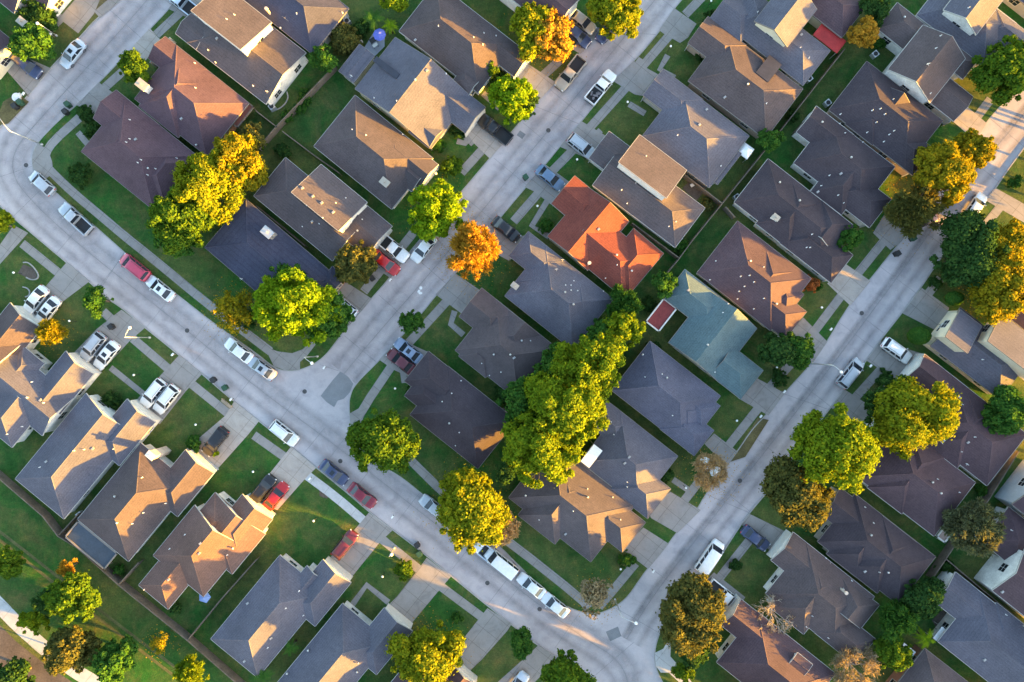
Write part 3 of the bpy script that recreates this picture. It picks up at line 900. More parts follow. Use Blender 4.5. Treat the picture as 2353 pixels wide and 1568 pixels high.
# right block
house("two-storey cream house with half grey, half pink lit roof at the right edge", 'slate', 'cream',
      [(2207, 707, 200, 112, D2(ends='gh', p=.36)), (2207, 712, 62, 78, D2(ends='gg', ze=4.8, p=.3, r=1.0, zb=2.8)), (2302, 722, 180, 78, D2(ends='gg', ze=5.0, p=.32, r=1.0, zb=2.8))], 37.5)
house("large plum-roofed house with white ridge lines and a white garage wall, right side", 'plum', 'white',
      [(2187, 863, 220, 150), (2125, 814, 130, 70, D2(ends='gh', door='0')), (2217, 890, 101, 158, D2(axis='u', ends='hh', p=.62)), (2160, 930, 80, 70, D2(axis='u', ends='gh'))], 38)
house("brown-purple roofed house hidden behind the pair of big trees, with a pink parasol", 'plum', 'white',
      [(2063, 972, 225, 156), (2030, 946, 100, 76, D2(ends='gh', door='0')), (2092, 990, 101, 164, D2(axis='u', ends='hh', p=.62)), (2060, 1050, 80, 70, D2(ends='hh'))], 37.5)
house("dark plum roofed house with a blue skylight, beside the grey feathery tree", 'dark', 'greige',
      [(1965, 1135, 235, 140), (2036, 1218, 60, 90, D2(axis='u', ends='hh')), (1930, 1120, 110, 76, D2(ends='gh')), (2027, 1185, 101, 148, D2(axis='u', ends='hh', p=.62)), (1979, 1171, 87, 130, D2(axis='u', ends='hh', p=.62))], 38)
house("grey-brown house with a white gable end and one glowing orange facet, lower right", 'brown', 'white',
      [(1853, 1247, 200, 150), (1823, 1223, 110, 83, D2(ends='gg', p=.42, door='0')), (1918, 1394, 120, 76), (1867, 1270, 101, 160, D2(axis='u', ends='hh', p=.62)), (1930, 1318, 116, 70, D2(axis='u', ends='gh', p=.62))], 38.5, [(1938, 1358, .6, 5.4, 'flue')])
house("plum-roofed house behind the dark corner tree at the bottom right", 'plum', 'white',
      [(1740, 1405, 230, 150), (1703, 1377, 120, 76, D2(ends='gh', door='0')), (1833, 1500, 44, 36, D2(ends='gg', ze=4.3, zb=2.6, p=.12))], 38.5)
house("plain grey-roofed house with a lilac end wall and patio nook, bottom right", 'slate', 'white',
      [(2196, 1315, 290, 84, D2(ends='gh', p=.3)), (2248, 1357, 250, 150, D2(ends='hh', p=.36)), (2290, 1385, 80, 90, D2(axis='u', ends='hh', p=.36))], 38.5)
house("roof with a lit pink slope at the bottom edge under the palms", 'brown', 'brick', [(2125, 1490, 230, 150)], 38)
house("two-storey white-walled house with one dark window at the right edge", 'plum', 'white',
      [(2318, 1165, 95, 102, D2(ends='hh')), (2356, 1262, 170, 122, D2(ends='gg', ze=5.0, p=.42))], 38.5)
house("pale blue-grey walled house cut by the right edge above the blue tube", 'plum', 'bluegrey', [(2402, 1062, 150, 124, D2(ends='gg', ze=4.6))], 38)
house("brick-red roofed house behind the tall dark and yellow tree at the right edge", 'redbrown', 'cream', [(2350, 558, 130, 92, D2(ends='hh'))], 38)
house("plum-roofed house under the yellow-orange tree at the right edge", 'plum', 'cream', [(2372, 632, 110, 110, D2(ends='hh'))], 38)
# bottom-left row
house("house with a thin white front gable at the far left edge by two white sedans", 'brown', 'white',
      [(23, 696, 93, 150, D2(axis='u', ends='gg', p=.45, door='1')), (-60, 690, 150, 160, D2(axis='v', ends='hg', p=.45))], 39)
house("grey house with a broad lit tan gable at the left edge, behind two parked cars", 'slate', 'white',
      [(-3, 774, 222, 112, D2(ends='gg')), (151, 807, 83, 120, D2(axis='u', ends='gg', door='1')), (54, 796, 62, 90, D2(axis='u', ends='gh', p=.45)), (20, 880, 100, 110, D2(axis='u', ends='hg'))], 39.5)
house("large slate-roofed house with a lit zigzag ridge at lower left", 'slate', 'white',
      [(197, 904, 145, 255, D2(axis='u', ends='hg', p=.42)), (292, 917, 84, 130, D2(axis='u', ends='hg', p=.45, door='1')), (230, 965, 70, 60, D2(axis='v', ends='hh'))], 39.5)
house("brown-roofed house with a pale front chimney and blue-grey lean-to behind", 'brown', 'white',
      [(323, 1018, 152, 228, D2(axis='u', ends='hh', p=.52)), (426, 1034, 84, 130, D2(axis='u', ends='hg', p=.45, door='1'))], 39.5, [(346, 1047, 1.1, 5.2, 'pale')])
house("house with a glowing orange rear slope and blue tarp, lower left", 'brown_sunlit', 'white',
      [(494, 1132, 150, 120, D2(axis='u', ends='hg', p=.34)), (447, 1161, 150, 150, D2(axis='u', ends='hg', p=.52, ze=3.0)), (494, 1132, 88, 276, D2(axis='u', ends='hh', p=.45)), (557, 1136, 90, 120, D2(axis='u', ends='hg', p=.45, door='1'))], 39.5)
house("slate-roofed house with a thin lit ridge and white garage front, bottom left of centre", 'slate', 'white',
      [(643, 1276, 140, 250, D2(axis='u', ends='hh', p=.45)), (742, 1286, 84, 130, D2(axis='u', ends='hg', p=.45, door='1')), (705, 1300, 50, 90, D2(axis='u', ends='hg', p=.45))], 39.5)
house("slate-roofed house with a fan of lit valley at the bottom edge", 'slate', 'white',
      [(787, 1387, 140, 255, D2(axis='u', ends='hh', p=.50)), (883, 1397, 84, 130, D2(axis='u', ends='hg', p=.45, door='1'))], 39.5)
house("house mostly under the yellow tree at the bottom edge", 'plum', 'white',
      [(955, 1500, 140, 250, D2(axis='u', ends='hh', p=.54)), (1035, 1522, 84, 120, D2(axis='u', ends='hg', door='1'))], 39.5)

def roof_hit(x, y):
    """the roof a picture point falls on: walk the view ray down until it meets one"""
    for zi in range(100, 20, -1):
        z = zi * .1
        p = P(x, y, z)
        for h in HOUSES:
            for w in h.ws:
                hz_ = wing_z(w, p)
                if hz_ is not None and hz_ >= z and hz_ - z < .3:
                    return h, Vector((p.x, p.y, hz_))
    return None, None

VT = {
 (0, 0): [(1185, 1095), (1185, 1270), (1155, 1300), (1240, 1275, 2), (1290, 1460), (1260, 1485), (1360, 1540, 1), (1420, 1540), (1615, 1445), (1780, 580), (1785, 805), (1655, 1085, 2), (1800, 1330, 1), (2140, 140), (2070, 180), (1980, 355, 2), (1900, 460), (1970, 575), (2310, 785)],
 (1, 0): [(375, 130), (230, 265, 1), (790, 120), (1455, 735, 1), (1560, 645, 2), (1285, 925), (1080, 895), (1665, 240), (2080, 305), (2190, 330), (1985, 345), (2070, 410), (1735, 675), (880, 1185), (1005, 1235), (1340, 1230), (1455, 370, 2), (115, 840, 3), (760, 1000, 3), (880, 700, 3)],
 (2, 0): [(2240, 115), (1710, 1140, 2), (1510, 1235), (2145, 775, 1), (1940, 890, 2), (1775, 1000, 2), (2320, 945), (1225, 1425), (1905, 1515)],
 (3, 0): [(1235, 165, 1), (1570, 330), (1525, 445), (1475, 855), (370, 530), (290, 440), (300, 320, 2), (485, 1120, 1), (750, 1440, 1), (1020, 995), (945, 1010), (1060, 1045), (980, 1120), (1145, 1195), (1100, 1230), (900, 1210), (1050, 1295), (655, 1045), (860, 1300), (700, 1215), (650, 1130), (1825, 75), (1135, 910), (1440, 590, 3)],
 (0, 1): [(1350, 30), (1620, 50), (2215, 975, 3)],
 (1, 1): [(425, 150, 2), (520, 225, 2), (600, 285, 2), (705, 370, 2), (730, 285), (820, 240), (970, 435), (930, 540, 1), (515, 455, 2), (465, 310), (610, 420), (425, 500), (580, 475)],
 (2, 1): [(955, 760, 1), (790, 525, 2), (1090, 905, 1), (960, 850), (855, 970), (485, 1100, 1), (540, 1080), (540, 1035), (600, 1085), (565, 995), (490, 1035), (560, 1210, 1), (835, 1090), (2170, 815, 1), (2295, 870), (2085, 955), (2165, 945), (2205, 1005), (2120, 1045), (2070, 1090), (2055, 1160), (2295, 1155), (2205, 1250), (1860, 815), (1805, 985), (1970, 1205), (1925, 1285), (1610, 1080, 2), (1130, 105), (1000, 165), (1050, 290), (1495, 455), (1430, 500), (200, 1430), (90, 1540, 1), (405, 885, 3), (465, 800, 3)],
 (3, 1): [(280, 265, 1), (100, 100, 1), (480, 130), (685, 285), (635, 215), (555, 35), (400, 570), (350, 690), (70, 1205, 1), (380, 690), (450, 185, 2), (660, 20, 2)],
 (0, 1.001): [],
 (0, 2): [(260, 525, 1), (375, 550, 2), (405, 575), (210, 790), (75, 860), (300, 385), (435, 890, 2), (850, 990, 2), (1040, 995), (1055, 1425, 1), (370, 1160), (425, 1110, 2), (770, 1000), (680, 1010), (1515, 1490), (1300, 1255)],
 (1, 2): [(2170, 135, 1), (2320, 135, 1), (2060, 215), (2130, 325), (2235, 295), (1785, 490), (1870, 375), (1700, 565), (1765, 760, 1), (1590, 910, 2), (1855, 845), (1800, 1010), (1820, 965)],
 (2, 2): [(20, 165, 2), (170, 10), (1190, 135, 1), (1650, 270, 2), (1410, 345, 1), (1215, 340), (1370, 315), (1465, 690), (905, 750), (930, 865), (1070, 1070, 2), (1030, 1125, 2), (1050, 1295), (1050, 1340), (690, 1360), (690, 1430, 1), (920, 1435), (125, 1415, 1), (560, 1560), (1850, 295), (1780, 45, 1), (990, 635, 3), (940, 560, 3)],
 (3, 2): [(1730, 520, 1), (1765, 590), (1880, 885), (1820, 935, 2), (1800, 1125, 3), (1490, 1295, 1), (1565, 1395, 1), (1540, 1270), (1760, 1020), (1600, 915, 2), (1950, 180), (880, 1525), (1740, 1390)],
 (0, 3): [(1075, 110, 1), (1210, 120), (1310, 20), (1830, 300, 2), (2075, 405), (2130, 340, 1), (1820, 390, 2), (1540, 630, 2), (1310, 590, 3), (2260, 845, 2), (2230, 1375, 2), (1690, 220), (1550, 350), (1320, 720)],
 (1, 3): [(395, 735), (275, 890), (435, 955), (140, 1165, 2), (480, 1270, 1), (290, 1480, 1), (925, 1465, 1), (935, 1390), (110, 1250), (820, 850, 3)],
 (2, 3): [(990, 85), (250, 85), (490, 215, 2)],
 (3, 3): [(930, 220, 1), (1085, 560, 1), (880, 555, 2), (400, 960), (345, 1060), (710, 745, 1), (680, 720, 2), (2130, 740, 2), (1970, 1360, 2), (1010, 560), (960, 115), (545, 1160), (760, 640), (525, 435), (2215, 180), (2165, 950)],
}
for (c, r), lst in VT.items():
    for it in lst:
        if r != int(r): continue
        h, p = roof_hit(*T(c, r, it[0], it[1]))
        if h is None: continue
        kd = it[2] if len(it) > 2 else 0
        o = bpy.data.objects.new("satellite_dish" if kd == 3 else "roof_vent", DISH if kd == 3 else VENT[kd])
        COL.objects.link(o)
        o.parent = h.roof
        o.location = p - h.base
        o.scale = (.68, .68, .85) if kd < 2 else (.8, .8, .9)
        if kd == 3: o.rotation_euler = (0, 0, rng.uniform(-2.3, -.8))
# skylights and panels lying on roofs
def roof_panel(x, y, w, l, mat, ang=38.5, name="skylight"):
    h, p = roof_hit(x, y)
    if h is None: return
    an = math.radians(ang)
    v = Vector((math.cos(an), -math.sin(an), 0)); u = Vector((math.sin(an), math.cos(an), 0))
    b = MB(); pts = []
    for a_, c_ in ((-1, -1), (1, -1), (1, 1), (-1, 1)):
        q = p + v * a_ * w / 2 + u * c_ * l / 2
        zz = max([z for z in (wing_z(wg, q) for wg in h.ws) if z is not None] or [p.z])
        pts.append(Vector((q.x, q.y, zz)) - h.base)
    up = Vector((0, 0, .10)); lo = Vector((0, 0, -.05))
    b.poly([q + up for q in pts][::-1])
    for i in range(4):
        j = (i + 1) % 4
        b.poly([pts[i] + lo, pts[j] + lo, pts[j] + up, pts[i] + up])
    b.build(name, mat, h.roof)
roof_panel(*T(3, 0, -5, 640), 2.3, 3.6, mottled("dark_panel", (.035, .037, .055), .2, 1, 6, .4))
roof_panel(*T(1, 0, 1195, 630), 4.6, .9, mottled("dark_panel", (.035, .037, .055)), 40)
roof_panel(*T(3, 3, 1235, 165), 2.4, 2.6, mottled("blue_panel", (.075, .085, .13), .2, 1, 6, .4))

# ------------------------------------------------------------------ trees and plants
def leaf_mat(name, stops, trans=.30):
    key = "leaf_" + name
    if key in MATS: return MATS[key]
    m = bpy.data.materials.new(key); m.use_nodes = True
    nt = m.node_tree
    for n in list(nt.nodes):
        if n.type != 'OUTPUT_MATERIAL': nt.nodes.remove(n)
    out = [n for n in nt.nodes if n.type == 'OUTPUT_MATERIAL'][0]
    geo = nt.nodes.new("ShaderNodeNewGeometry")
    n1 = noise(nt, .45, 3, .6)
    mx = nt.nodes.new("ShaderNodeMath"); mx.operation = 'MULTIPLY_ADD'
    mx.inputs[1].default_value = .45
    nt.links.new(geo.outputs["Random Per Island"], mx.inputs[0])
    m2 = nt.nodes.new("ShaderNodeMath"); m2.operation = 'MULTIPLY'; m2.inputs[1].default_value = .55
    nt.links.new(n1, m2.inputs[0]); nt.links.new(m2.outputs[0], mx.inputs[2])
    c = ramp(nt, mx.outputs[0], [(.2 + .6 * i / max(1, len(stops) - 1), s) for i, s in enumerate(stops)])
    d = nt.nodes.new("ShaderNodeBsdfDiffuse"); t = nt.nodes.new("ShaderNodeBsdfTranslucent")
    nt.links.new(c, d.inputs[0])
    nt.links.new(mixc(nt, 1.0, c, (1.25, 1.15, .55), 'MULTIPLY'), t.inputs[0])
    mix = nt.nodes.new("ShaderNodeMixShader"); mix.inputs[0].default_value = trans
    nt.links.new(d.outputs[0], mix.inputs[1]); nt.links.new(t.outputs[0], mix.inputs[2])
    nt.links.new(mix.outputs[0], out.inputs[0])
    MATS[key] = m
    return m

LEAF = {
 'green': [(.025, .085, .020), (.045, .125, .022), (.075, .150, .025)],
 'deep': [(.022, .060, .020), (.035, .085, .022), (.055, .105, .026)],
 'lime': [(.085, .180, .010), (.140, .240, .010), (.210, .280, .012)],
 'yellowgreen': [(.040, .100, .015), (.072, .140, .014), (.125, .185, .013)],
 'yellow': [(.078, .145, .012), (.135, .205, .012), (.215, .250, .013)],
 'gold': [(.110, .130, .015), (.220, .195, .012), (.330, .240, .013)],
 'amber': [(.095, .145, .013), (.175, .212, .012), (.260, .245, .013)],
 'orange': [(.260, .165, .022), (.400, .225, .026), (.500, .290, .040)],
 'rust': [(.250, .085, .030), (.360, .115, .035), (.430, .170, .05)],
 'olive': [(.060, .075, .026), (.095, .100, .028), (.150, .130, .032)],
 'dusty': [(.085, .105, .055), (.120, .135, .070), (.150, .150, .075)],
 'peach': [(.36, .25, .13), (.46, .31, .16), (.54, .37, .19)],
 'tan': [(.200, .170, .110), (.270, .220, .135), (.330, .260, .150)],
}

def quads_mesh(name, cen, nrm, sx, sy, mat, tang=None, seed=0):
    r = np.random.default_rng(seed)
    n = len(cen)
    nrm = nrm / (np.linalg.norm(nrm, axis=1, keepdims=True) + 1e-9)
    if tang is None:
        tang = r.normal(size=(n, 3))
    tang = tang - nrm * (tang * nrm).sum(1, keepdims=True)
    tang /= (np.linalg.norm(tang, axis=1, keepdims=True) + 1e-9)
    bt = np.cross(nrm, tang)
    sx = sx[:, None]; sy = sy[:, None]
    v = np.stack([cen - tang * sx, cen - bt * sy - nrm * sy * .25, cen + tang * sx, cen + bt * sy - nrm * sy * .25], 1).reshape(-1, 3)
    me = bpy.data.meshes.new(name)
    me.vertices.add(4 * n); me.vertices.foreach_set("co", v.astype(np.float32).ravel())
    me.loops.add(4 * n); me.loops.foreach_set("vertex_index", np.arange(4 * n, dtype=np.int32))
    me.polygons.add(n)
    me.polygons.foreach_set("loop_start", np.arange(0, 4 * n, 4, dtype=np.int32))
    me.polygons.foreach_set("loop_total", np.full(n, 4, dtype=np.int32))
    me.materials.append(mat)
    me.update(calc_edges=True)
    return me

TREES = []
def crown_lobes(r, R, flat, n, tight):
    """boughs of uneven reach, so that the outline is lobed and the gaps between boughs are dark"""
    L = []
    p1, p2 = r.uniform(0, 6.28, 2)
    for i in range(n):
        th = 2.39996 * i + r.uniform(-.5, .5)
        z = r.uniform(-.45, 1.0)
        reach = R * (1 + .16 * math.sin(2 * th + p1) + .13 * math.sin(3 * th + p2)) * r.uniform(.76, 1.08)
        lr = r.uniform(.20, .36) * R * tight
        rad = math.sqrt(max(0, 1 - z * z)) * max(.1, reach - lr)
        L.append((rad * math.cos(th), rad * math.sin(th), z * (R * flat - lr) * r.uniform(.85, 1.05), lr))
    for i in range(n // 2):          # small sprays that fray the outline
        th = r.uniform(0, 6.28); z = r.uniform(-.3, .9)
        rad = math.sqrt(max(0, 1 - z * z)) * R * r.uniform(.86, 1.08)
        L.append((rad * math.cos(th), rad * math.sin(th), z * R * flat * r.uniform(.9, 1.08), r.uniform(.08, .15) * R))
    L.append((0, 0, .1 * R * flat, .50 * R))
    return np.array(L)

def tree(label, x, y, rd, kind, style='leafy', name="tree", cat="tree", group="trees of the subdivision", flat=.92, hk=1.0, dens=1.0, trunkless=False):
    R = rd * S * .97
    seed = int(x * 7 + y * 13) % 99991
    r = np.random.default_rng(seed)
    zc = max(.45 * R, .5) if trunkless else hk * (1.5 + .80 * R)
    c = P(x, y, LOT + zc)
    base = Vector((c.x, c.y, LOT))
    root = empty(name, base)
    tag(root, label, cat, group)
    cz = zc
    tk = MB()
    if style in ('leafy', 'clumpy', 'feathery', 'sparse'):
        n = {'leafy': 30, 'clumpy': 40, 'feathery': 20, 'sparse': 18}[style]
        if R < 2.2: n = max(7, n // 2)
        L = crown_lobes(r, R, flat, n, .82 if style == 'clumpy' else 1.0)
        ls = {'leafy': .21, 'clumpy': .19, 'feathery': .24, 'sparse': .17}[style] * (1.0 if R > 2.5 else .72)
        cen = []; nr = []; tg = []
        for (lx, ly, lz, lr) in L:
            cover = 4.2 if style != 'sparse' else 1.3
            m = int(4 * math.pi * lr * lr * cover * dens / (ls * ls * 2.6)) + 10
            d = r.normal(size=(m, 3)); d /= np.linalg.norm(d, axis=1, keepdims=True)
            # uneven outline: radius modulated per direction
            bumpy = 1 + .16 * np.sin(d[:, 0] * 7 + seed) * np.sin(d[:, 1] * 8 + lx * 3) * 1.2
            rad = lr * bumpy * (r.uniform(.55, 1.0, m) ** .35) * (1 + .13 * r.normal(size=m)) * np.where(r.random(m) < .10, r.uniform(1.05, 1.32, m), 1.0)
            p = np.array([lx, ly, lz]) + d * rad[:, None] * np.array([1, 1, .9])
            cen.append(p)
            nr.append(d + r.normal(size=(m, 3)) * .55 + np.array([0, 0, .25]))
            tg.append(d * 1.0 + r.normal(size=(m, 3)) * (.35 if style == 'feathery' else 2.0))
        cen = np.concatenate(cen); nr = np.concatenate(nr); tg = np.concatenate(tg)
        # thin out leaves that sit deep inside other lobes
        deep = np.zeros(len(cen), bool)
        for (lx, ly, lz, lr) in L:
            deep |= (((cen - np.array([lx, ly, lz])) ** 2).sum(1) < (lr * .55) ** 2)
        keep = ~deep | (r.random(len(cen)) < .15)
        keep &= cen[:, 2] > -cz + .25
        cen, nr, tg = cen[keep], nr[keep], tg[keep]
        m = len(cen)
        if style == 'feathery':
            sx = r.uniform(1.0, 2.0, m) * ls; sy = r.uniform(.25, .5, m) * ls
            nr = np.cross(tg, r.normal(size=(m, 3)))
        else:
            sx = r.uniform(.7, 1.3, m) * ls; sy = r.uniform(.55, .95, m) * ls
        me = quads_mesh("crown", cen + np.array([0, 0, cz]), nr, sx, sy, leaf_mat(kind, LEAF[kind]), tg, seed)
        o = bpy.data.objects.new("crown", me); COL.objects.link(o); o.parent = root
        if not trunkless:
            tr = .05 + .035 * R
            tk.tube([(0, 0, -.1), (.03, 0, cz * .35), (0, .04, cz * .7)], [tr * 1.5, tr, tr * .75], 8)
            for (lx, ly, lz, lr) in L[:: (2 if R > 2.5 else 3)]:
                tk.tube([(0, .03, cz * .45), (lx * .4, ly * .4, cz + lz * .4 - .25 * R), (lx, ly, cz + lz)], [tr * .6, tr * .35, .03], 5)
        else:
            tk.tube([(0, 0, -.1), (0, 0, cz)], [.06, .03], 5)
    elif style == 'topiary':
        m = int(9000 * R * R / 4) + 800
        d = r.normal(size=(m, 3)); d /= np.linalg.norm(d, axis=1, keepdims=True)
        p = d * R * (1 + .05 * r.normal(size=m))[:, None] * np.array([1, .8, .9])
        p = p[p[:, 2] > -cz + .1]; d = d[:len(p)]
        me = quads_mesh("crown", p + np.array([0, 0, cz]), p / R + r.normal(size=p.shape) * .35, r.uniform(.08, .14, len(p)), r.uniform(.06, .1, len(p)), leaf_mat(kind, LEAF[kind]), None, seed)
        o = bpy.data.objects.new("crown", me); COL.objects.link(o); o.parent = root
        tk.tube([(0, 0, -.1), (0, 0, cz)], [.09, .05], 6)
    elif style == 'bare':
        b = MB(); tips = []
        def grow(p, d, ln, rad, lev):
            q = p + d * ln
            q.z = max(q.z, .4)
            mid = (p + q) / 2 + Vector(r.normal(size=3)) * ln * .05
            b.tube([p, mid, q], [rad, rad * .8, rad * .6], 4 if lev > 1 else 6, 0, False)
            tips.append((q, d, lev)); tips.append((mid, d, lev))
            if lev >= 4: return
            for _ in range(5 if lev == 0 else 4):
                nd = (d * .9 + Vector(r.normal(size=3)) * (.75 if lev == 0 else .5) + Vector((0, 0, .12))).normalized()
                grow(q, nd, ln * r.uniform(.58, .80), rad * .6, lev + 1)
        h0 = .40 * zc
        for k in range(9):
            a_ = k * 2 * math.pi / 9 + r.uniform(-.3, .3)
            grow(Vector((0, 0, h0)), Vector((math.cos(a_), math.sin(a_), r.uniform(.25, .9))).normalized(), R * .37, .10, 1)
        tk.tube([(0, 0, -.1), (0, 0, h0 + .1)], [.22, .15], 8)
        bb = MB(); bb.v, bb.f, bb.m = b.v, b.f, b.m
        bb.build("branches", M_BARKPALE, root, True)
        pts = np.array([tuple(q) for q, d, l in tips if l >= 2]); dv = np.array([tuple(d) for q, d, l in tips if l >= 2])
        if dens < 1:
            sel = r.random(len(pts)) < dens * .35
            pts, dv = pts[sel], dv[sel]
        k = max(1, int(1.6 * dens))
        pts = np.repeat(pts, k, 0) + r.normal(size=(len(pts) * k, 3)) * .22
        dv = np.repeat(dv, k, 0) + r.normal(size=pts.shape) * .4
        pts[:, 2] = np.maximum(pts[:, 2], .3)
        me = quads_mesh("crown", pts, np.cross(dv, r.normal(size=pts.shape)), r.uniform(.16, .34, len(pts)), r.uniform(.03, .07, len(pts)), leaf_mat(kind, LEAF[kind]), dv, seed)
        o = bpy.data.objects.new("crown", me); COL.objects.link(o); o.parent = root
    elif style == 'palm':
        zt = zc
        tk.tube([(0, 0, -.1), (.05, .02, zt * .5), (0, 0, zt)], [.2, .14, .12], 8)
        fr = MB()
        nf = 16
        for k in range(nf):
            a_ = 2.4 * k + r.uniform(-.2, .2)
            el = r.uniform(.0, .75)
            ln = R * r.uniform(.85, 1.1)
            dirv = Vector((math.cos(a_), math.sin(a_), 0)); side = Vector((-math.sin(a_), math.cos(a_), 0))
            prev = None
            for s_ in range(8):
                t_ = s_ / 7
                p = dirv * ln * t_ + Vector((0, 0, zt + ln * (el * t_ - .75 * t_ * t_)))
                if s_:
                    w_ = R * .13 * math.sin(math.pi * min(1, t_ * .9 + .12))
                    for sg in (-1, 1):
                        for j in range(3):
                            q0 = prev + (p - prev) * (j / 3)
                            fr.poly([q0, q0 + (p - prev) * .28, q0 + (p - prev) * .6 + side * sg * w_ * 1.6 + Vector((0, 0, -.12 * w_)), ])
                prev = p
        fr.build("crown", leaf_mat(kind, LEAF[kind]), root)
    if tk.f:
        tk.build("trunk", M_BARK if style != 'bare' else M_BARKPALE, root, True)
    TREES.append(root)
    return root

def shrub(label, x, y, rd, kind='green', style='leafy'):
    return tree(label, x, y, rd, kind, style, "shrub", "shrub", "garden shrubs", trunkless=True)

tree("green tree with a yellow lit crest by the dark blue car, upper left corner", 75, 102, 43, 'green')
tree("small bright green tree beside the white-capped chimney", 312, 156, 36, 'yellowgreen')
shrub("round dark green shrub at the curb end of the rosy-roofed house", 200, 262, 22, 'deep')
shrub("dark spreading shrub in the nook of the rosy-roofed house", 220, 302, 26, 'deep')
shrub("dark green shrub on the lawn by the bend sidewalk", 186, 404, 30, 'deep')
tree("golden yellow tree at the upper end of the long tree row, left of centre", 552, 372, 62, 'gold', 'clumpy')
tree("yellow tree in the middle of the long row beside the navy roof", 480, 428, 76, 'amber', 'clumpy')
tree("green and yellow tree at the lower end of the row by the sidewalk", 418, 505, 68, 'yellowgreen', 'clumpy')
tree("green tree under the lower tip of the yellow tree row", 405, 540, 48, 'green')
tree("small olive tree behind the red pergola yard", 580, 312, 31, 'olive')
tree("round green tree in the yard corner right of the dark blue roof", 746, 140, 32, 'green')
tree("dark banana-like palm behind the blue parasol", 858, 42, 30, 'green', 'palm')
tree("bright yellow-green palm right of the blue parasol", 896, 58, 22, 'lime', 'palm')
shrub("brownish ivy mass along the yard wall left of the patio", 795, 96, 36, 'olive')
shrub("dark shrub clump below the banana palm", 830, 65, 22, 'deep')
tree("yellow tree top cut by the top edge above the palms", 905, 4, 30, 'yellow')
tree("small bright green tree casting shadow on the peach gable", 1128, 160, 19, 'yellowgreen')
shrub("dark green shrub beside the small tree at the peach gable", 1148, 190, 24, 'deep')
tree("brilliant yellow-lime tree at the curb above the black pickup", 1178, 226, 50, 'lime', 'clumpy')
tree("dark green tree behind the brilliant lime tree at the curb", 1212, 242, 26, 'deep')
tree("olive half of the big tree beside the brown house, street side", 1225, 68, 55, 'amber')
tree("orange half of the big tree hanging over two parked cars", 1272, 82, 52, 'orange', 'clumpy')
tree("golden tree at the top edge overhanging the street", 1415, 22, 58, 'amber', 'clumpy')
tree("yellow-lime tree with rounded clumps on the lawn above the white sedan", 1000, 482, 63, 'lime', 'clumpy')
tree("fiery orange feathery tree at the curb in the centre", 1085, 575, 62, 'orange', 'feathery')
tree("olive brown tree between the navy roof and the red car", 815, 605, 47, 'olive')
tree("large dazzling yellow-lime tree at the navy-roofed corner house", 678, 706, 84, 'lime', 'clumpy')
tree("green tree behind the top of the dazzling yellow-lime tree", 660, 655, 48, 'green')
tree("green tree right of the dazzling yellow-lime tree, by the curb", 752, 730, 55, 'green')
tree("thin gold and brown tree by the corner sidewalk", 538, 712, 50, 'gold', 'sparse', dens=.9)
tree("round dark green tree beside the driveway with two white sedans", 224, 690, 33, 'green')
tree("small glowing orange tree in front of the left edge house", 122, 762, 32, 'gold', 'feathery')
tree("golden tree cut by the left edge at the street bend", 0, 515, 32, 'yellow', 'clumpy')
tree("small green tree at the curb above the blue-grey sedan", 945, 741, 29, 'green')
tree("yellow-green tree at the intersection corner left of the stepped roof", 886, 1012, 74, 'yellowgreen')
tree("tall yellow tree with a peach right side above the white van", 1086, 1170, 84, 'amber')
tree("peach brown tree at the right flank of the tall yellow tree", 1150, 1208, 42, 'peach', 'feathery')
tree("small dark tree added beside the tall row to shade the stepped roof", 1166, 1084, 30, 'deep', hk=1.3)  # added to keep the low sun off the stepped roof
tree("lowest yellow tree of the tall tree row between the houses", 1246, 1022, 84, 'yellow', 'clumpy', hk=1.25)
tree("broad yellow tree in the middle of the tall tree row", 1300, 930, 88, 'yellow', 'clumpy', hk=1.25)
tree("bright tree in the upper part of the tall tree row", 1348, 842, 76, 'yellow', 'clumpy', hk=1.25)
tree("deep green tree on the shaded left flank of the tall tree row", 1210, 935, 62, 'green')
tree("deep green tree at the upper left of the tall tree row", 1285, 845, 55, 'green')
tree("slender yellow tree at the top right tip of the tall tree row", 1432, 755, 44, 'yellow', 'clumpy', hk=1.25)
tree("green tree between the tall row and its top right tip", 1385, 775, 44, 'green')
tree("feathery green tree touching the terracotta roof's lower corner", 1435, 700, 42, 'green', 'feathery')
tree("green tree left of the teal metal roof's peak", 1525, 655, 32, 'green')
shrub("bushy green shrub at the tip of the red roof's fence", 1566, 566, 20, 'green')
tree("green tree below the long brown roof, by the back fence", 1770, 322, 28, 'green')
tree("small palm beside the skylight of the long brown roof", 1785, 150, 22, 'green', 'palm')
tree("orange tree beside the red lean-to at the top right", 1984, 78, 34, 'orange', 'clumpy')
tree("dark green tree in the back yard right of the purple roof", 2010, 22, 34, 'deep')
tree("large green and yellow tree at the top right by the curb", 2318, 162, 68, 'yellowgreen')
tree("top lobe of the golden street trees leaning over the road, right", 2238, 345, 44, 'gold', 'clumpy')
tree("broad golden tree by the road below the dark house, right", 2165, 400, 66, 'gold', 'clumpy')
tree("olive willow-like tree over the purple car", 2098, 482, 56, 'olive', 'feathery')
tree("tall dark green tree beside the road at the right", 2224, 582, 74, 'deep')
tree("yellow tree on the right flank of the tall dark green tree", 2300, 562, 62, 'gold', 'clumpy')
tree("broad yellow-orange tree above the two-storey cream house", 2292, 660, 74, 'gold', 'clumpy')
tree("round glossy green tree before the sunlit dark roof corner", 1955, 548, 31, 'green', 'clumpy')
shrub("rust orange bush at the plum-roofed house's front", 1862, 652, 22, 'rust')
tree("dark green tree on the lawn below the teal roof", 1790, 806, 42, 'deep')
tree("second dark green tree, nearer the road below the teal roof", 1835, 805, 38, 'green')
shrub("spiky dark shrub at the roadside below the dark tree, right", 2148, 650, 16, 'deep')
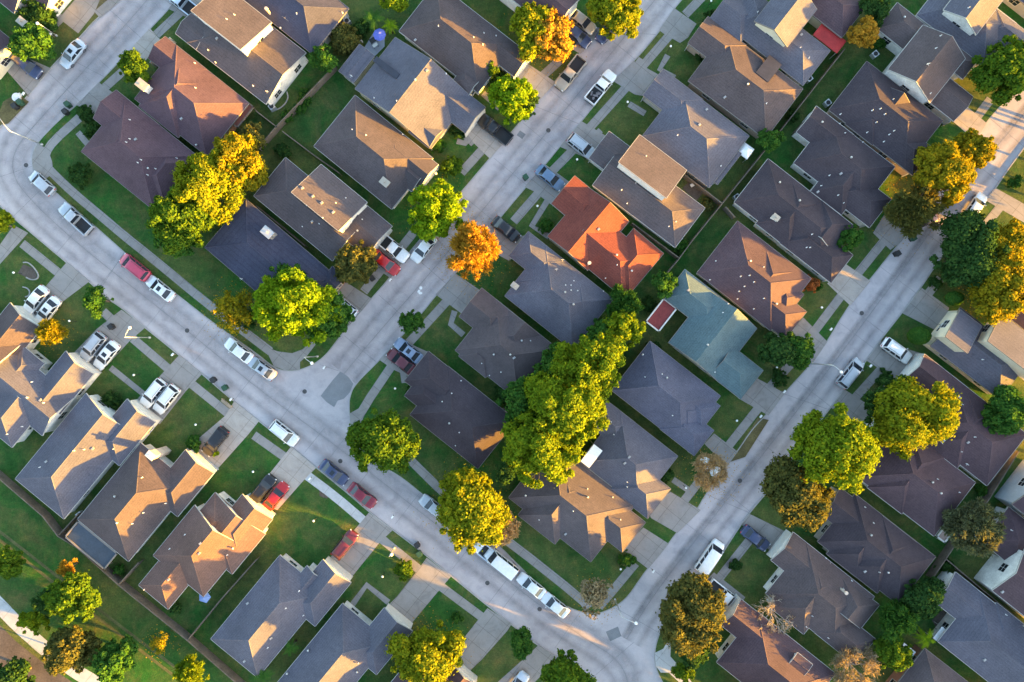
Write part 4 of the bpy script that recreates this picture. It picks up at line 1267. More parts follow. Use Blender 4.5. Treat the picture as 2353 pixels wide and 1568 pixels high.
tree("clipped round green topiary beside the plum-roofed house's lot line", 2193, 686, 19, 'green', 'topiary', "topiary", "topiary", "clipped topiary balls")
tree("clipped round green topiary above the white car with roof rails", 2112, 772, 24, 'green', 'topiary', "topiary", "topiary", "clipped topiary balls")
tree("olive and orange tree in front of the large plum-roofed house", 2090, 952, 88, 'amber')
tree("deep green tree on the shaded left of the olive and orange tree", 2050, 930, 60, 'deep')
tree("large green tree with a yellow sunny side, right of the lower road", 1925, 1030, 94, 'yellow', hk=1.2)
tree("dark olive tree below the large yellow-sided tree by the road", 1825, 1140, 74, 'olive')
tree("leafy green tree at the right edge in a rear garden", 2308, 945, 54, 'green')
tree("grey-green feathery tree in the rear garden at right", 2235, 1212, 60, 'dusty', 'feathery')
tree("big dark olive corner tree at the lower intersection", 1590, 1410, 82, 'olive')
tree("dark tree in the island of grass below the big corner tree", 1592, 1495, 36, 'deep')
tree("lime yellow bush tree at the bottom edge by the pale path", 1570, 1542, 26, 'yellowgreen')
tree("bare twiggy tree on the plum-roofed house's lawn, lower right", 1788, 1420, 58, 'tan', 'bare', dens=.7)
tree("fluffy dark green tree touching the dark plum roof's lower tip", 2058, 1425, 48, 'green', 'feathery')
tree("dark green tree beside the lilac end wall", 2118, 1372, 44, 'deep')
tree("yellow and green tree cluster over the small white sheds", 2050, 1500, 40, 'yellowgreen', 'clumpy')
tree("green and yellow palm between the white sheds", 2128, 1468, 30, 'lime', 'palm')
tree("tan leafless tree at the bottom edge right of the raised roof box", 1972, 1545, 66, 'tan', 'bare', dens=2.0)
tree("orange-tan thin tree with a white parasol near the road", 1635, 1085, 50, 'peach', 'bare', dens=3.2)
tree("thin brown tree on the rounded lawn tip at the lower intersection", 1366, 1366, 44, 'tan', 'sparse', dens=.7)
tree("tall yellow-olive tree at the bottom edge before a garage", 985, 1510, 76, 'amber')
tree("olive tree at the bottom edge by the wide junction", 1298, 1556, 52, 'yellowgreen')
tree("round green shrub tree at the curb of the wide junction", 1196, 1476, 32, 'green')
shrub("yellow-green bush by the driveway, bottom left of centre", 930, 1310, 24, 'yellowgreen')
tree("yellow-green park tree with a lit crown, lower left", 168, 1372, 56, 'yellowgreen', 'clumpy')
tree("dark green tree beside the lit park tree", 112, 1385, 34, 'deep')
tree("bright yellow bushy tree beside the pale park path", 80, 1425, 33, 'yellow', 'clumpy')
tree("slim orange tree on the park track", 154, 1306, 22, 'orange', 'feathery')
tree("yellow and green tree cut by the left edge in the park", 10, 1292, 38, 'yellowgreen')
tree("olive tree over the pale park path", 165, 1492, 54, 'olive')
tree("small yellow tree at the path's far edge in the park", 138, 1518, 22, 'yellow', 'clumpy')
tree("dull green tree in the park right of the path", 263, 1518, 46, 'green')
tree("small orange thin tree by the park's back fence", 368, 1478, 24, 'gold', 'sparse')
tree("yellow-olive tree at the bottom edge of the park", 440, 1545, 36, 'yellow', 'feathery')
tree("dark tree on the bare soil at the bottom left corner", 30, 1562, 46, 'deep')
tree("bright green palm between two slate roofs at the bottom", 668, 1490, 24, 'green', 'palm')
tree("green palm at the bottom edge between two slate roofs", 602, 1552, 28, 'green', 'palm')
shrub("yellow-green shrub by the twin white gables, next to the street", 1038, 384, 26, 'yellowgreen')
shrub("dark green shrub under the front windows of the lit tan slope", 1052, 300, 20, 'deep')
shrub("small green shrub at the corner by the gable steps", 1005, 336, 18, 'green')
shrub("bright green clipped shrub on the corner lawn at the lower intersection", 1440, 1286, 20, 'green')
shrub("dark green shrub in the porch nook of the awning house", 1524, 1088, 26, 'deep')
shrub("dark shrub at the garage side of the large pale grey roof", 1478, 330, 18, 'deep')
shrub("dark shrub in the terracotta house's front nook", 1406, 510, 18, 'deep')
shrub("dark shrub in the brown house's front nook, upper right", 1622, 130, 22, 'deep')
shrub("green shrub bed below the grey porch roof at the top", 1640, 45, 26, 'deep')
shrub("dark foundation shrub beside the slate zigzag-ridge roof", 260, 920, 22, 'deep')
shrub("shrub bed by the black car's lawn, lower left", 445, 1020, 20, 'green')
shrub("small lime shrub behind the black car, lower left", 495, 1042, 7, 'lime')
shrub("dark shrub under the left edge of the purple-white gable", 2000, 90, 16, 'deep')
shrub("dark clipped shrub behind the silver minivan", 2032, 868, 20, 'deep')
shrub("ivy clump on the top left lawn by the tall white gable", 95, 35, 42, 'deep')
shrub("low dark shrub along the navy house's sidewalk", 570, 735, 26, 'deep')
shrub("low green hedge by the back fence, upper left of centre", 700, 226, 18, 'green')
shrub("green hedge further down the back fence, upper left", 660, 268, 16, 'green')
shrub("green shrubs at the rear of the teal roof's patio", 1500, 800, 18, 'deep')
shrub("dark shrub clump between tall row and stepped roof", 1170, 905, 34, 'deep')
for x_, y_, r_s, k_, t_ in [(690, 250, 15, 'green', "green shrub in the yard left of the grey twin-gable house"), (1625, 470, 17, 'olive', "olive shrub at the end of the sunny yard by the back fence"),
                            (1820, 265, 16, 'deep', "dark shrub below the small palm's house, by the back fence"), (1490, 700, 18, 'deep', "dark shrub between the terracotta roof and red patio cover"),
                            (2255, 1125, 15, 'green', "green shrub at the rear fence near the blue tube"), (2170, 1300, 20, 'deep', "dark shrub by the fence above the lilac end wall"),
                            (600, 330, 17, 'yellowgreen', "yellow-green shrub beside the small olive tree"), (650, 350, 20, 'deep', "dark shrub in the yard above the white-walled two-storey house"),
                            (1255, 520, 18, 'green', "green shrub on the verge below the terracotta walk"), (945, 900, 16, 'deep', "dark foundation shrub at the stepped roof's front"),
                            (1880, 660, 10, 'green', "small green shrub right of the rust orange bush"), (1790, 870, 20, 'deep', "dark shrub at the teal house's driveway edge"),
                            (405, 1395, 16, 'deep', "dark shrub by the blue parasol's yard"), (1050, 1420, 14, 'green', "small shrub on the lawn beside the wide bottom driveway"),
                            (2330, 420, 16, 'green', "green shrub on the lawn at the right edge, upper half"), (1690, 1300, 15, 'deep', "dark shrub by the lower right white garage lawn")]:
    shrub(t_, x_, y_, r_s, k_)
shrub("rear garden shrub by the orange tree, top right", 2020, 100, 16, 'green')
shrub("dark grey-green shrub under the lean-to's corner, lower left", 275, 1310, 14, 'green')

# ------------------------------------------------------------------ cars
PAINT = {'white': (.78, .79, .80), 'silver': (.42, .45, .50), 'pale': (.52, .60, .70), 'black': (.014, .014, .018), 'red': (.42, .015, .02),
         'maroon': (.11, .018, .03), 'darkred': (.20, .012, .03), 'navy': (.035, .05, .12), 'bluegrey': (.12, .19, .30), 'tan': (.36, .31, .25),
         'pinkred': (.50, .055, .11), 'lightblue': (.20, .26, .38), 'plum': (.05, .03, .06)}
def paint(c):
    return plain("paint_" + c, PAINT[c], .28, .15, .5, .6)

def loft(secs, closed_ends=True):
    """secs: list of (x, [(y, z) half profile from keel outward and up to the centre])"""
    b = MB(); rows = []
    for x, prof in secs:
        full = [(x, y, z) for y, z in prof] + [(x, -y, z) for y, z in prof[::-1] if abs(y) > 1e-6]
        rows.append(b.vs(full))
    n = len(rows[0])
    for r0, r1 in zip(rows, rows[1:]):
        for j in range(n - 1):
            b.face((r0[j], r1[j], r1[j + 1], r0[j + 1]))
        b.face((r0[n - 1], r1[n - 1], r1[0], r0[0]))
    if closed_ends:
        b.face(rows[0]); b.face(rows[-1][::-1])
    return b

def body_section(w, z0, zs, zt, crown=.03):
    return [(w * .86, z0), (w, z0 + .14), (w, zs - .12), (w * .97, zs), (w * .86, zt), (w * .45, zt + crown), (0, zt + crown * 1.15)]

def car_proto(kind):
    """front of the car at +x, centre at the origin on the ground"""
    r = empty("parked_car", (0, 0, 0))
    white = paint('white')
    G = {
     'sedan': dict(L=4.75, W=1.84, hood=.82, deck=.90, belt=.93, roof=1.43, c=(-1.75, -1.05, .42, 1.20)),
     'suv': dict(L=4.75, W=1.92, hood=1.02, deck=1.05, belt=1.08, roof=1.74, c=(-2.18, -1.85, .55, 1.25)),
     'minivan': dict(L=4.95, W=1.95, hood=.98, deck=1.02, belt=1.04, roof=1.74, c=(-2.30, -2.05, .78, 1.65)),
     'pickup': dict(L=5.7, W=2.0, hood=1.08, deck=1.12, belt=1.14, roof=1.86, c=(-.45, -.28, .80, 1.42)),
     'van': dict(L=5.6, W=2.02, hood=1.12, deck=1.14, belt=1.16, roof=2.12, c=(-2.66, -2.52, 1.30, 2.0)),
     'hatch': dict(L=4.3, W=1.8, hood=.9, deck=.98, belt=.98, roof=1.5, c=(-2.0, -1.45, .5, 1.2)),
    }[kind]
    L, W = G['L'] / 2, G['W'] / 2
    xb0, xt0, xt1, xb1 = G['c']
    st = []
    prof = [(-L, .80, .42, .66), (-L + .07, .90, .30, G['deck'] - .10), (-L + .35, .97, .24, G['deck'] - .02), (-L + .9, 1, .22, G['deck']), (-.4, 1, .22, G['belt']), (.6, 1, .22, G['belt'] - .01),
            (xb1 if xb1 < L - .8 else L - .8, 1, .22, G['hood'] + .04), (L - .55, .97, .22, G['hood'] - .06), (L - .22, .90, .26, G['hood'] - .16), (L - .03, .76, .34, G['hood'] - .30)]
    secs = [(x, body_section(W * k, z0, min(z1 - .05, z1 * .93), z1)) for x, k, z0, z1 in prof]
    if kind == 'pickup':
        secs = [(x, s) for x, s in secs if x > -.45]
        secs = [(-.42, body_section(W, .22, G['belt'] - .06, G['belt']))] + [(x, s) for x, s in secs if x > -.3]
    b = loft(secs)
    bo = b.build("body", white, r, True)
    if kind == 'pickup':
        # open load bed: floor, two sides, tailgate, front board
        bed = MB(); zb = G['deck']
        for sy in (-1, 1):
            bed.box((-1.63, sy * (W - .09), (zb + .35) / 2 + .1), (2.42, .17, zb - .45))
        bed.box((-L + .05, 0, (zb + .35) / 2 + .1), (.1, 2 * W - .2, zb - .46))
        bed.box((-.47, 0, (zb + .35) / 2 + .1), (.08, 2 * W - .36, zb - .47))
        bed.box((-1.63, 0, .38), (2.36, 2 * W - .06, .22))
        bed.build("load_bed", white, r)
        li = MB(); li.box((-1.66, 0, .58), (2.28, 2 * W - .38, .16)); li.build("bed_liner", M_BLACK, r)
    # cabin: painted frame with the glass set just proud of it
    zl, zr = G['belt'] - .03, G['roof']
    wl, wt = W * .95, W * (.76 if kind != 'van' else .84)
    lo = [(xb0, -wl, zl), (xb1, -wl, zl), (xb1, wl, zl), (xb0, wl, zl)]
    hi = [(xt0, -wt, zr - .07), (xt1, -wt, zr - .07), (xt1, wt, zr - .07), (xt0, wt, zr - .07)]
    cab = MB(); i = cab.vs(lo + hi)
    for q in ((0, 1, 5, 4), (1, 2, 6, 5), (2, 3, 7, 6), (3, 0, 4, 7), (4, 5, 6, 7)):
        cab.face([i[k] for k in q])
    cab.build("pillars", white, r)
    ro = MB(); k2 = .93
    rim = [(xt0 - .04, -wt - .015, zr - .08), (xt1 + .05, -wt - .015, zr - .08), (xt1 + .05, wt + .015, zr - .08), (xt0 - .04, wt + .015, zr - .08)]
    cx_ = (xt0 + xt1) / 2
    top = [((x - cx_) * k2 + cx_, y * .88, zr - .01) for x, y, z in rim]
    mid_ = [((x - cx_) * .6 + cx_, y * .5, zr + .02) for x, y, z in rim]
    j = ro.vs(rim + top + mid_)
    for o_ in (0, 4):
        for a_ in range(4):
            c_ = (a_ + 1) % 4
            ro.face((j[o_ + a_], j[o_ + c_], j[o_ + 4 + c_], j[o_ + 4 + a_]))
    ro.face((j[8], j[9], j[10], j[11]))
    ro.build("roof", white, r, True)
    def pane(name, q, out, shrink=.90):
        c_ = sum((Vector(p) for p in q), Vector()) / 4
        pts = [c_ + (Vector(p) - c_) * shrink + Vector(out) * .018 for p in q]
        n_ = (pts[1] - pts[0]).cross(pts[2] - pts[0]).normalized()
        m_ = MB(); m_.poly(pts)
        m_.build(name, M_GLASS, r)
    pane("windshield", [lo[1], lo[2], hi[2], hi[1]], (1, 0, .9), .90)
    pane("rear_window", [lo[3], lo[0], hi[0], hi[3]], (-1, 0, .9), .86)
    for sy, (a_, b_, c_, d_) in ((-1, (lo[0], lo[1], hi[1], hi[0])), (1, (lo[2], lo[3], hi[3], hi[2]))):
        def lerp(p, q, t): return Vector(p) + (Vector(q) - Vector(p)) * t
        nwin = {'sedan': 2, 'hatch': 2, 'suv': 3, 'minivan': 3, 'pickup': 2, 'van': 4}[kind]
        for w_ in range(nwin):
            t0, t1 = w_ / nwin, (w_ + 1) / nwin
            q = [lerp(a_, b_, t0), lerp(a_, b_, t1), lerp(d_, c_, t1), lerp(d_, c_, t0)]
            pane("side_window", q, (0, sy, .35), .86)
    ty, rmm = MB(), MB()
    ty.tube([(0, -.11, 0), (0, -.07, 0), (0, .07, 0), (0, .11, 0)], [.28, .33, .33, .28], 14)
    rmm.tube([(0, -.115, 0), (0, .115, 0)], .19, 10)
    tm, rm = ty.mesh("tyre", M_RUBBER, False), rmm.mesh("rim", M_CHROME, False)
    for sx in (-1, 1):
        for sy in (-1, 1):
            we = empty("wheel", (sx * L * .60, sy * (W - .10), .33)); we.parent = r
            for nm_, mm_ in (("tyre", tm), ("rim", rm)):
                o = bpy.data.objects.new(nm_, mm_); COL.objects.link(o); o.parent = we
    for sy in (-1, 1):
        h = MB(); h.box((L - .13, sy * W * .62, G['hood'] - .29), (.16, .34, .14), sy * -.35, 0, .9); h.build("headlight", M_LENS, r)
        t = MB(); t.box((-L + .06, sy * W * .72, (G['deck']) - .18), (.10, .28, .16)); t.build("tail_light", M_RED, r)
        m = MB(); m.box((xb1 - .28, sy * (W + .09), zl + .12), (.12, .17, .12), 0, 0, .8); m.build("mirror", white, r)
    if kind in ('suv', 'minivan'):
        for sy in (-1, 1):
            rr = MB(); rr.tube([(xt0 + .15, sy * wt * .82, zr), (xt0 + .3, sy * wt * .82, zr + .06), (xt1 - .4, sy * wt * .82, zr + .06), (xt1 - .25, sy * wt * .82, zr)], .022, 5)
            rr.build("roof_rail", M_BLACK, r)
    for bx_, bw_ in ((L - .04, 1.35), (-L + .01, 1.45)):
        bp = MB(); bp.box((bx_, 0, .42), (.10, W * bw_, .18), 0, 0, .95); bp.build("bumper", M_BLACK if kind in ('suv', 'pickup', 'van') else white, r)
    return r

SUNROOF = MB(); SUNROOF.poly([(-.28, -.36, 0), (.3, -.36, 0), (.3, .36, 0), (-.28, .36, 0)]); SUNROOF = SUNROOF.mesh("sunroof", M_GLASS)
PROTO = {}
PROTO_USED = set()
V_ANG = -38.5
def car(kind, color, x, y, direc, label, sun=False, off=0.0, name=None, extra=None):
    if kind not in PROTO: PROTO[kind] = car_proto(kind)
    o = PROTO[kind] if kind not in PROTO_USED else copy_tree(PROTO[kind])
    first = kind not in PROTO_USED
    PROTO_USED.add(kind)
    z = ground_z(x, y)
    zz = z + .02 if z else .012
    p = P(x, y, zz + .8)
    o.location = (p.x, p.y, zz)
    base = {'v': -38.5, '-v': 141.5, 'u': 51.5, '-u': 231.5}[direc]
    o.rotation_euler = (0, 0, math.radians(base + off))
    o.name = name or {'sedan': 'parked_car', 'hatch': 'parked_car', 'suv': 'parked_suv', 'minivan': 'parked_minivan', 'pickup': 'pickup_truck', 'van': 'passenger_van'}[kind]
    tag(o, label, {'suv': 'car', 'minivan': 'minivan', 'pickup': 'pickup', 'van': 'van'}.get(kind, 'car'), "cars parked along the kerbs and driveways")
    mt = paint(color)
    for ch in o.children:
        if ch.type == 'MESH' and len(ch.material_slots) and ch.material_slots[0].material and ch.material_slots[0].material.name.startswith("paint_"):
            ch.material_slots[0].link = 'OBJECT'
            ch.material_slots[0].material = mt
    CARS.append((o, first, sun, kind))
    return o
CARS = []
car('sedan', 'pale', 165, 123, '-u', "pale blue-white sedan with a sunroof at the curb, upper left street", True)
car('suv', 'navy', 62, 150, 'v', "dark blue car on the driveway in the upper left corner")
car('pickup', 'pale', 418, 6, '-v', "white pickup with a black bed cut by the top edge")
car('hatch', 'silver', 95, 421, '-v', "silver car hugging the curb at the street bend", False, -3)
car('pickup', 'silver', 173, 502, '-v', "silver-blue pickup with open dark bed facing the street bend", False, -4)
car('minivan', 'pinkred', 309, 614, '-v', "pinkish red van-like car parked on the street, left")
car('sedan', 'white', 367, 663, '-v', "white sedan with a sunroof behind the pinkish red car", True)
car('sedan', 'white', 80, 690, '-u', "white sedan nearest the left edge house's garage, of two side by side")
car('sedan', 'white', 108, 715, '-u', "white sedan beside the small glowing orange tree", True)
car('suv', 'silver', 213, 797, '-u', "silver SUV nose-in beside a white sunroof sedan, left driveway")
car('sedan', 'white', 243, 817, '-u', "white sedan with blue-black sunroof beside the silver SUV", True)
car('suv', 'white', 352, 904, '-u', "white SUV, left one of the pair in the lower left driveway")
car('suv', 'white', 382, 918, '-u', "white SUV with lit red tail lamp, right one of the driveway pair")
car('suv', 'black', 494, 1015, '-u', "black SUV alone on the sunlit pinkish driveway")
car('sedan', 'white', 548, 806, '-v', "white sedan at the curb, front of the two by the corner", False, 1)
car('sedan', 'silver', 600, 846, '-v', "silver-white sedan with sunroof at the corner kerb", True, 3)
car('suv', 'white', 653, 996, 'v', "white SUV parked opposite the intersection")
car('sedan', 'navy', 767, 1087, 'v', "dark blue sedan with sunroof in front of the dark red sedan", True)
car('sedan', 'darkred', 832, 1140, 'v', "dark red sedan on the street in the sun streak")
car('suv', 'black', 604, 1124, 'u', "black SUV beside the bright red car on the lit driveway")
car('sedan', 'red', 633, 1141, 'u', "bright red car beside the black SUV on the lit driveway")
car('suv', 'maroon', 792, 1252, 'u', "dark red SUV on the driveway, bottom left of centre")
car('sedan', 'silver', 996, 1167, '-v', "silver car half hidden by the tall yellow tree")
car('pickup', 'pale', 1101, 1256, '-v', "pale pickup peeking out under the tall yellow tree")
car('van', 'white', 1152, 1294, '-v', "long white van parked under the tall yellow tree's tip")
car('sedan', 'white', 1221, 1347, '-v', "white sedan behind the long white van")
car('sedan', 'white', 1275, 1391, '-v', "white sedan at the end of the curb row by the rounded lawn")
car('sedan', 'lightblue', 938, 806, '-v', "blue-grey sedan beside the maroon sedan at the corner driveway", True)
car('sedan', 'maroon', 921, 831, '-v', "maroon sedan at the corner driveway")
car('minivan', 'pale', 786, 702, '-v', "pale silver minivan half under the tree at the navy-roofed house")
car('sedan', 'white', 973, 571, '-u', "white sedan on the street below the yellow-lime tree")
car('pickup', 'white', 901, 569, 'v', "white pickup with a black bed beside the red car")
car('sedan', 'red', 886, 604, 'v', "red sedan beside the white pickup")
car('sedan', 'black', 1163, 527, 'v', "black sedan on the driveway right of the fiery orange tree")
car('sedan', 'bluegrey', 1264, 408, 'v', "blue-grey sedan on the driveway above the terracotta roof")
car('suv', 'silver', 1337, 337, 'v', "silver SUV with roof rails below the large pale grey roof")
car('pickup', 'tan', 1310, 169, '-u', "tan pickup with a covered black bed at the curb")
car('pickup', 'white', 1381, 200, 'u', "white pickup with a loaded black bed on the upper street")
car('sedan', 'tan', 1337, 48, 'v', "tan sedan beside the white gable at the top")
car('sedan', 'navy', 1326, 80, 'v', "dark sedan half under the big orange tree")
car('sedan', 'navy', 1398, 66, '-u', "dark blue car under the golden tree on the upper street")
car('pickup', 'black', 1137, 297, '-v', "black pickup in the driveway below the brilliant lime tree")
car('sedan', 'white', 2242, 476, 'u', "white sedan on the right-hand street beside the green verge", False, 4)
car('sedan', 'plum', 2124, 506, 'v', "dark purple car nosing out from under the olive willow-like tree", False, 60)
car('suv', 'white', 2061, 806, 'v', "white SUV with roof rails on the driveway by the topiary", False, 3)
car('minivan', 'silver', 1955, 858, 'u', "silver minivan parked on the right-hand street")
car('van', 'white', 1631, 1280, 'u', "white passenger van on the street at lower right", False, 4)
car('sedan', 'navy', 1737, 1238, 'v', "dark blue sedan on the driveway near the lower right white garage")
car('pickup', 'white', 1664, 1368, 'v', "white pickup under the big dark olive corner tree")
car('sedan', 'pale', 1186, 1578, 'u', "pale car cut by the bottom edge by the wide junction")
for o, first, sun, kind in CARS:
    if sun:
        G = {'sedan': (-.2, 1.43), 'suv': (0, 1.74)}.get(kind, (0, 1.5))
        s_ = bpy.data.objects.new("sunroof", SUNROOF); COL.objects.link(s_); s_.parent = o
        s_.location = (G[0] + .05, 0, G[1] + .026)
# what the white pickup on the upper street carries
pk = [o for o, f, s, k in CARS if "loaded black bed" in o["label"]][0]
ld = MB()
for i in range(7):
    ld.box((-1.5 + rng.uniform(-.8, .8), rng.uniform(-.5, .5), .85 + rng.uniform(0, .15)), (rng.uniform(.25, .7), rng.uniform(.2, .4), .3), rng.uniform(0, 3))
o = ld.build("tool_pile", mottled("grey_tools", (.16, .16, .18), .4), None)
o.location = pk.location; o.rotation_euler = pk.rotation_euler
tag(o, "jumble of grey tools and boxes in the white pickup's bed", "tools")

# ------------------------------------------------------------------ street furniture, fences, garden things
def lamp(bx, by, ex, ey, label, h=7.2):
    """kerbside lamp; (ex, ey) is how far the arm reaches over the road in plan units"""
    b = P(bx, by, LOT); base = Vector((b.x, b.y, LOT))
    r = empty("street_lamp", base); tag(r, label, "street lamp", "street lamps")
    p = MB(); p.tube([(0, 0, -.1), (0, 0, h)], [.085, .06], 8); p.tube([(0, 0, -.1), (0, 0, .35)], .16, 8); p.build("pole", M_STEEL, r, True)
    ax, ay = ex * S, -ey * S
    a = MB(); a.tube([(0, 0, h - .1), (ax * .35, ay * .35, h + .35), (ax * .9, ay * .9, h + .5)], [.05, .045, .04], 6); a.build("arm", M_STEEL, r, True)
    hd = MB(); hd.ball((ax * 1.02, ay * 1.02, h + .48), .24, 10, 6, .45); o = hd.build("lamp_head", M_VENT, r, True)
lamp(98, 333, -20, -30, "curved-arm street lamp at the upper left street bend")
lamp(345, 776, 14, -20, "street lamp leaning over the left street beside the bin")
lamp(730, 819, 18, 12, "street lamp on the corner lawn tip by the intersection")
lamp(1413, 1377, 28, 10, "street lamp arching over the lower intersection")
lamp(1866, 836, 14, 14, "street lamp arching over the right-hand street")
lamp(906, 1259, 6, -6, "sunlit lamp pole on the verge near the dark bin", 4.5)
lamp(131, 83, 4, 4, "white lamp post on the upper left lawn", 4.5)

def nearest_house(p):
    best = None
    for h in HOUSES:
        d = (Vector((h.base.x, h.base.y, 0)) - Vector((p.x, p.y, 0))).length
        if best is None or d < best[0]: best = (d, h)
    return best[1]
gp, gg = MB(), MB()
gp.tube([(0, 0, -.05), (0, 0, 1.75)], .04, 6); gg.ball((0, 0, 1.88), .17, 10, 7)
GPM, GGM = gp.mesh("post", M_BLACK, True), gg.mesh("globe", plain("opal_globe", (.85, .84, .82), .3), True)
YL = [(32, 627, "by the oval garden bed at the left"), (160, 738, "right of the small glowing orange tree"), (308, 862, "right of the silver SUV's driveway"), (450, 976, "before the brown house with pale chimney"),
      (582, 1084, "between the black SUV and red car driveways"), (721, 1197, "on the large lawn above the dark red SUV"), (879, 1325, "by the yellow-green bush near the bottom"), (1442, 235, "before the large pale grey roof"),
      (1541, 107, "before the long brown roof"), (1326, 367, "left of the peach upper roof house"), (1235, 474, "before the terracotta roof"), (1634, 3, "at the top edge by the grey porch"),
      (1888, 707, "below the rust orange bush"), (908, 893, "before the dark stepped roof"), (1693, 967, "before the sawtooth blue-grey roof"), (1576, 1121, "below the awning house's porch shrub"),
      (1426, 1308, "beside the bright clipped shrub"), (1785, 844, "under the dark trees below the teal roof"), (2033, 887, "beside the silver minivan's verge"), (435, 55, "behind the top edge driveway"),
      (2120, 294, "before the peach-sloped dark house"), (2352, 102, "on the top right corner lawn"), (1002, 400, "beside the yellow-green shrub at the twin gables")]
for i, (x, y, t) in enumerate(YL):
    p = P(x, y, 1.9)
    r = empty("yard_lamp", (p.x, p.y, LOT)); tag(r, "white globe yard lamp " + t, "yard lamp", "globe lamps on front lawns")
    for n_, m_ in (("post", GPM), ("globe", GGM)):
        o = bpy.data.objects.new(n_, m_); COL.objects.link(o); o.parent = r

def bin_(x, y, mat, label, ang=0.6):
    z = ground_z(x, y) + .012
    p = P(x, y, z + .5)
    r = empty("trash_bin", (p.x, p.y, z), ang); tag(r, label, "trash bin", "wheeled trash bins")
    b = MB(); b.box((0, 0, .50), (.58, .66, .95), 0, 0, 1.14); b.build("bin_body", mat, r)
    l = MB(); l.box((0, 0, 1.02), (.72, .82, .08), 0, 0, .92); l.box((-.34, 0, 1.0), (.08, .6, .06)); l.build("lid", mat, r)
    w = MB(); w.tube([(-.28, -.33, .12), (-.28, .33, .12)], .12, 10); w.build("wheels", M_RUBBER, r)
for x, y, m, t in [(491, 873, M_BLACK, "black trash bin on the street, left one of the pair by the verge"), (518, 891, M_BINGREEN, "dark green trash bin on the street, right one of the pair by the verge"),
                   (1208, 408, M_BINGREEN, "green trash bin on the street above the terracotta roof"), (2097, 548, M_BINGREEN, "green trash bin in the right-hand street"), (2061, 583, M_BLACK, "dark grey trash bin in the right-hand street"),
                   (157, 241, M_BINGREEN, "dark green trash bin at the upper left curb, upper of two"), (152, 258, M_BLACK, "black trash bin at the upper left curb, lower of two"), (959, 1252, M_BLACK, "black trash bin in the sun at the curb near the lit lamp pole"),
                   (257, 751, M_BLACK, "dark bin lying on the driveway beside the left street"), (856, 640, M_BLACK, "dark bin on the walk beside the olive brown tree"), (36, 245, M_BLACK, "dark trash bin beside the white tub, upper left"),
                   (48, 236, M_BINGREEN, "green trash bin beside the dark bin, upper left"), (964, 1272, M_BINGREEN, "green trash bin on the verge behind the black bin"), (2310, 580, M_BLACK, "dark bin by the fence at the right edge")]:
    bin_(x, y, m, t)

# fences: boards between posts, stepped along plan points
PM = MB(); PM.box((0, 0, .95), (.10, .10, 1.9)); PM = PM.mesh("post", M_WOOD)
def fence(pts, label, h=1.8, mat=M_WOOD):
    w = [P(x, y, LOT + h) for x, y in pts]
    base = Vector((w[0].x, w[0].y, LOT))
    r = empty("fence", base); tag(r, label, "fence", "wooden yard fences")
    b = MB()
    for a_, c_ in zip(w, w[1:]):
        d = Vector((c_.x - a_.x, c_.y - a_.y, 0)); ln = d.length; an = math.atan2(d.y, d.x)
        nseg = max(1, int(ln / 2.4))
        for k in range(nseg):
            m_ = a_ + (c_ - a_) * ((k + .5) / nseg)
            b.box((m_.x - base.x, m_.y - base.y, h / 2 + rng.uniform(-.03, .03)), (ln / nseg - .02, .05, h), an)
            b.box((m_.x - base.x, m_.y - base.y, h + .02), (ln / nseg - .02, .13, .04), an)
            o = bpy.data.objects.new("post", PM); COL.objects.link(o); o.parent = r
            q = a_ + (c_ - a_) * (k / nseg)
            o.location = (q.x - base.x, q.y - base.y, -.02)
            o.rotation_euler = (0, 0, an)
    b.build("fence_panel", mat, r)
for pts, t in [
    ([(592, 340), (640, 285), (752, 169), (770, 150)], "weathered back fence behind the grey house with twin gables"),
    ([(649, 302), (715, 352), (780, 398)], "side fence of the yard left of the grey twin-gable house"),
    ([(588, 255), (636, 292)], "short fence below the white-walled two-storey house, upper left"),
    ([(1941, 113), (1858, 219), (1763, 340), (1660, 468), (1589, 556), (1559, 597), (1534, 627)], "long back fence running down the middle block"),
    ([(1574, 402), (1660, 468)], "side fence of the sunny yard by the peach upper roof"),
    ([(1668, 476), (1690, 500)], "short fence behind the plum-roofed house"),
    ([(1453, 513), (1559, 592)], "pale side fence along the terracotta roof"),
    ([(588, 473), (650, 523), (700, 565)], "dark fence between the half-lit house and the navy roof"),
    ([(-20, 1085), (97, 1186), (133, 1233), (178, 1260), (272, 1345), (430, 1472), (560, 1585)], "long back fence along the park, lower left"),
    ([(136, 1229), (181, 1180)], "side fence at the slate zigzag-ridge house's rear corner"),
    ([(274, 1342), (318, 1293)], "side fence behind the lean-to"),
    ([(432, 1470), (504, 1382), (590, 1285)], "side fence beside the glowing orange rear slope"),
    ([(2173, 1284), (2256, 1354), (2353, 1433)], "fence above the plain grey roof at the right"),
    ([(2143, 1330), (2193, 1256), (2274, 1146), (2342, 1037)], "rear fence running along the right block's gardens"),
    ([(1876, 250), (1830, 300)], "short fence at the thin lit ridge house's rear"),
    ([(1160, 905), (1240, 965)], "fence in the shade of the tall tree row"),
    ([(2256, 1243), (2310, 1290)], "fence beside the grey-green feathery tree"),
    ([(860, 1160), (870, 1168)], "stub of fence at the sunlit curb")][:17]:
    fence(pts, t)

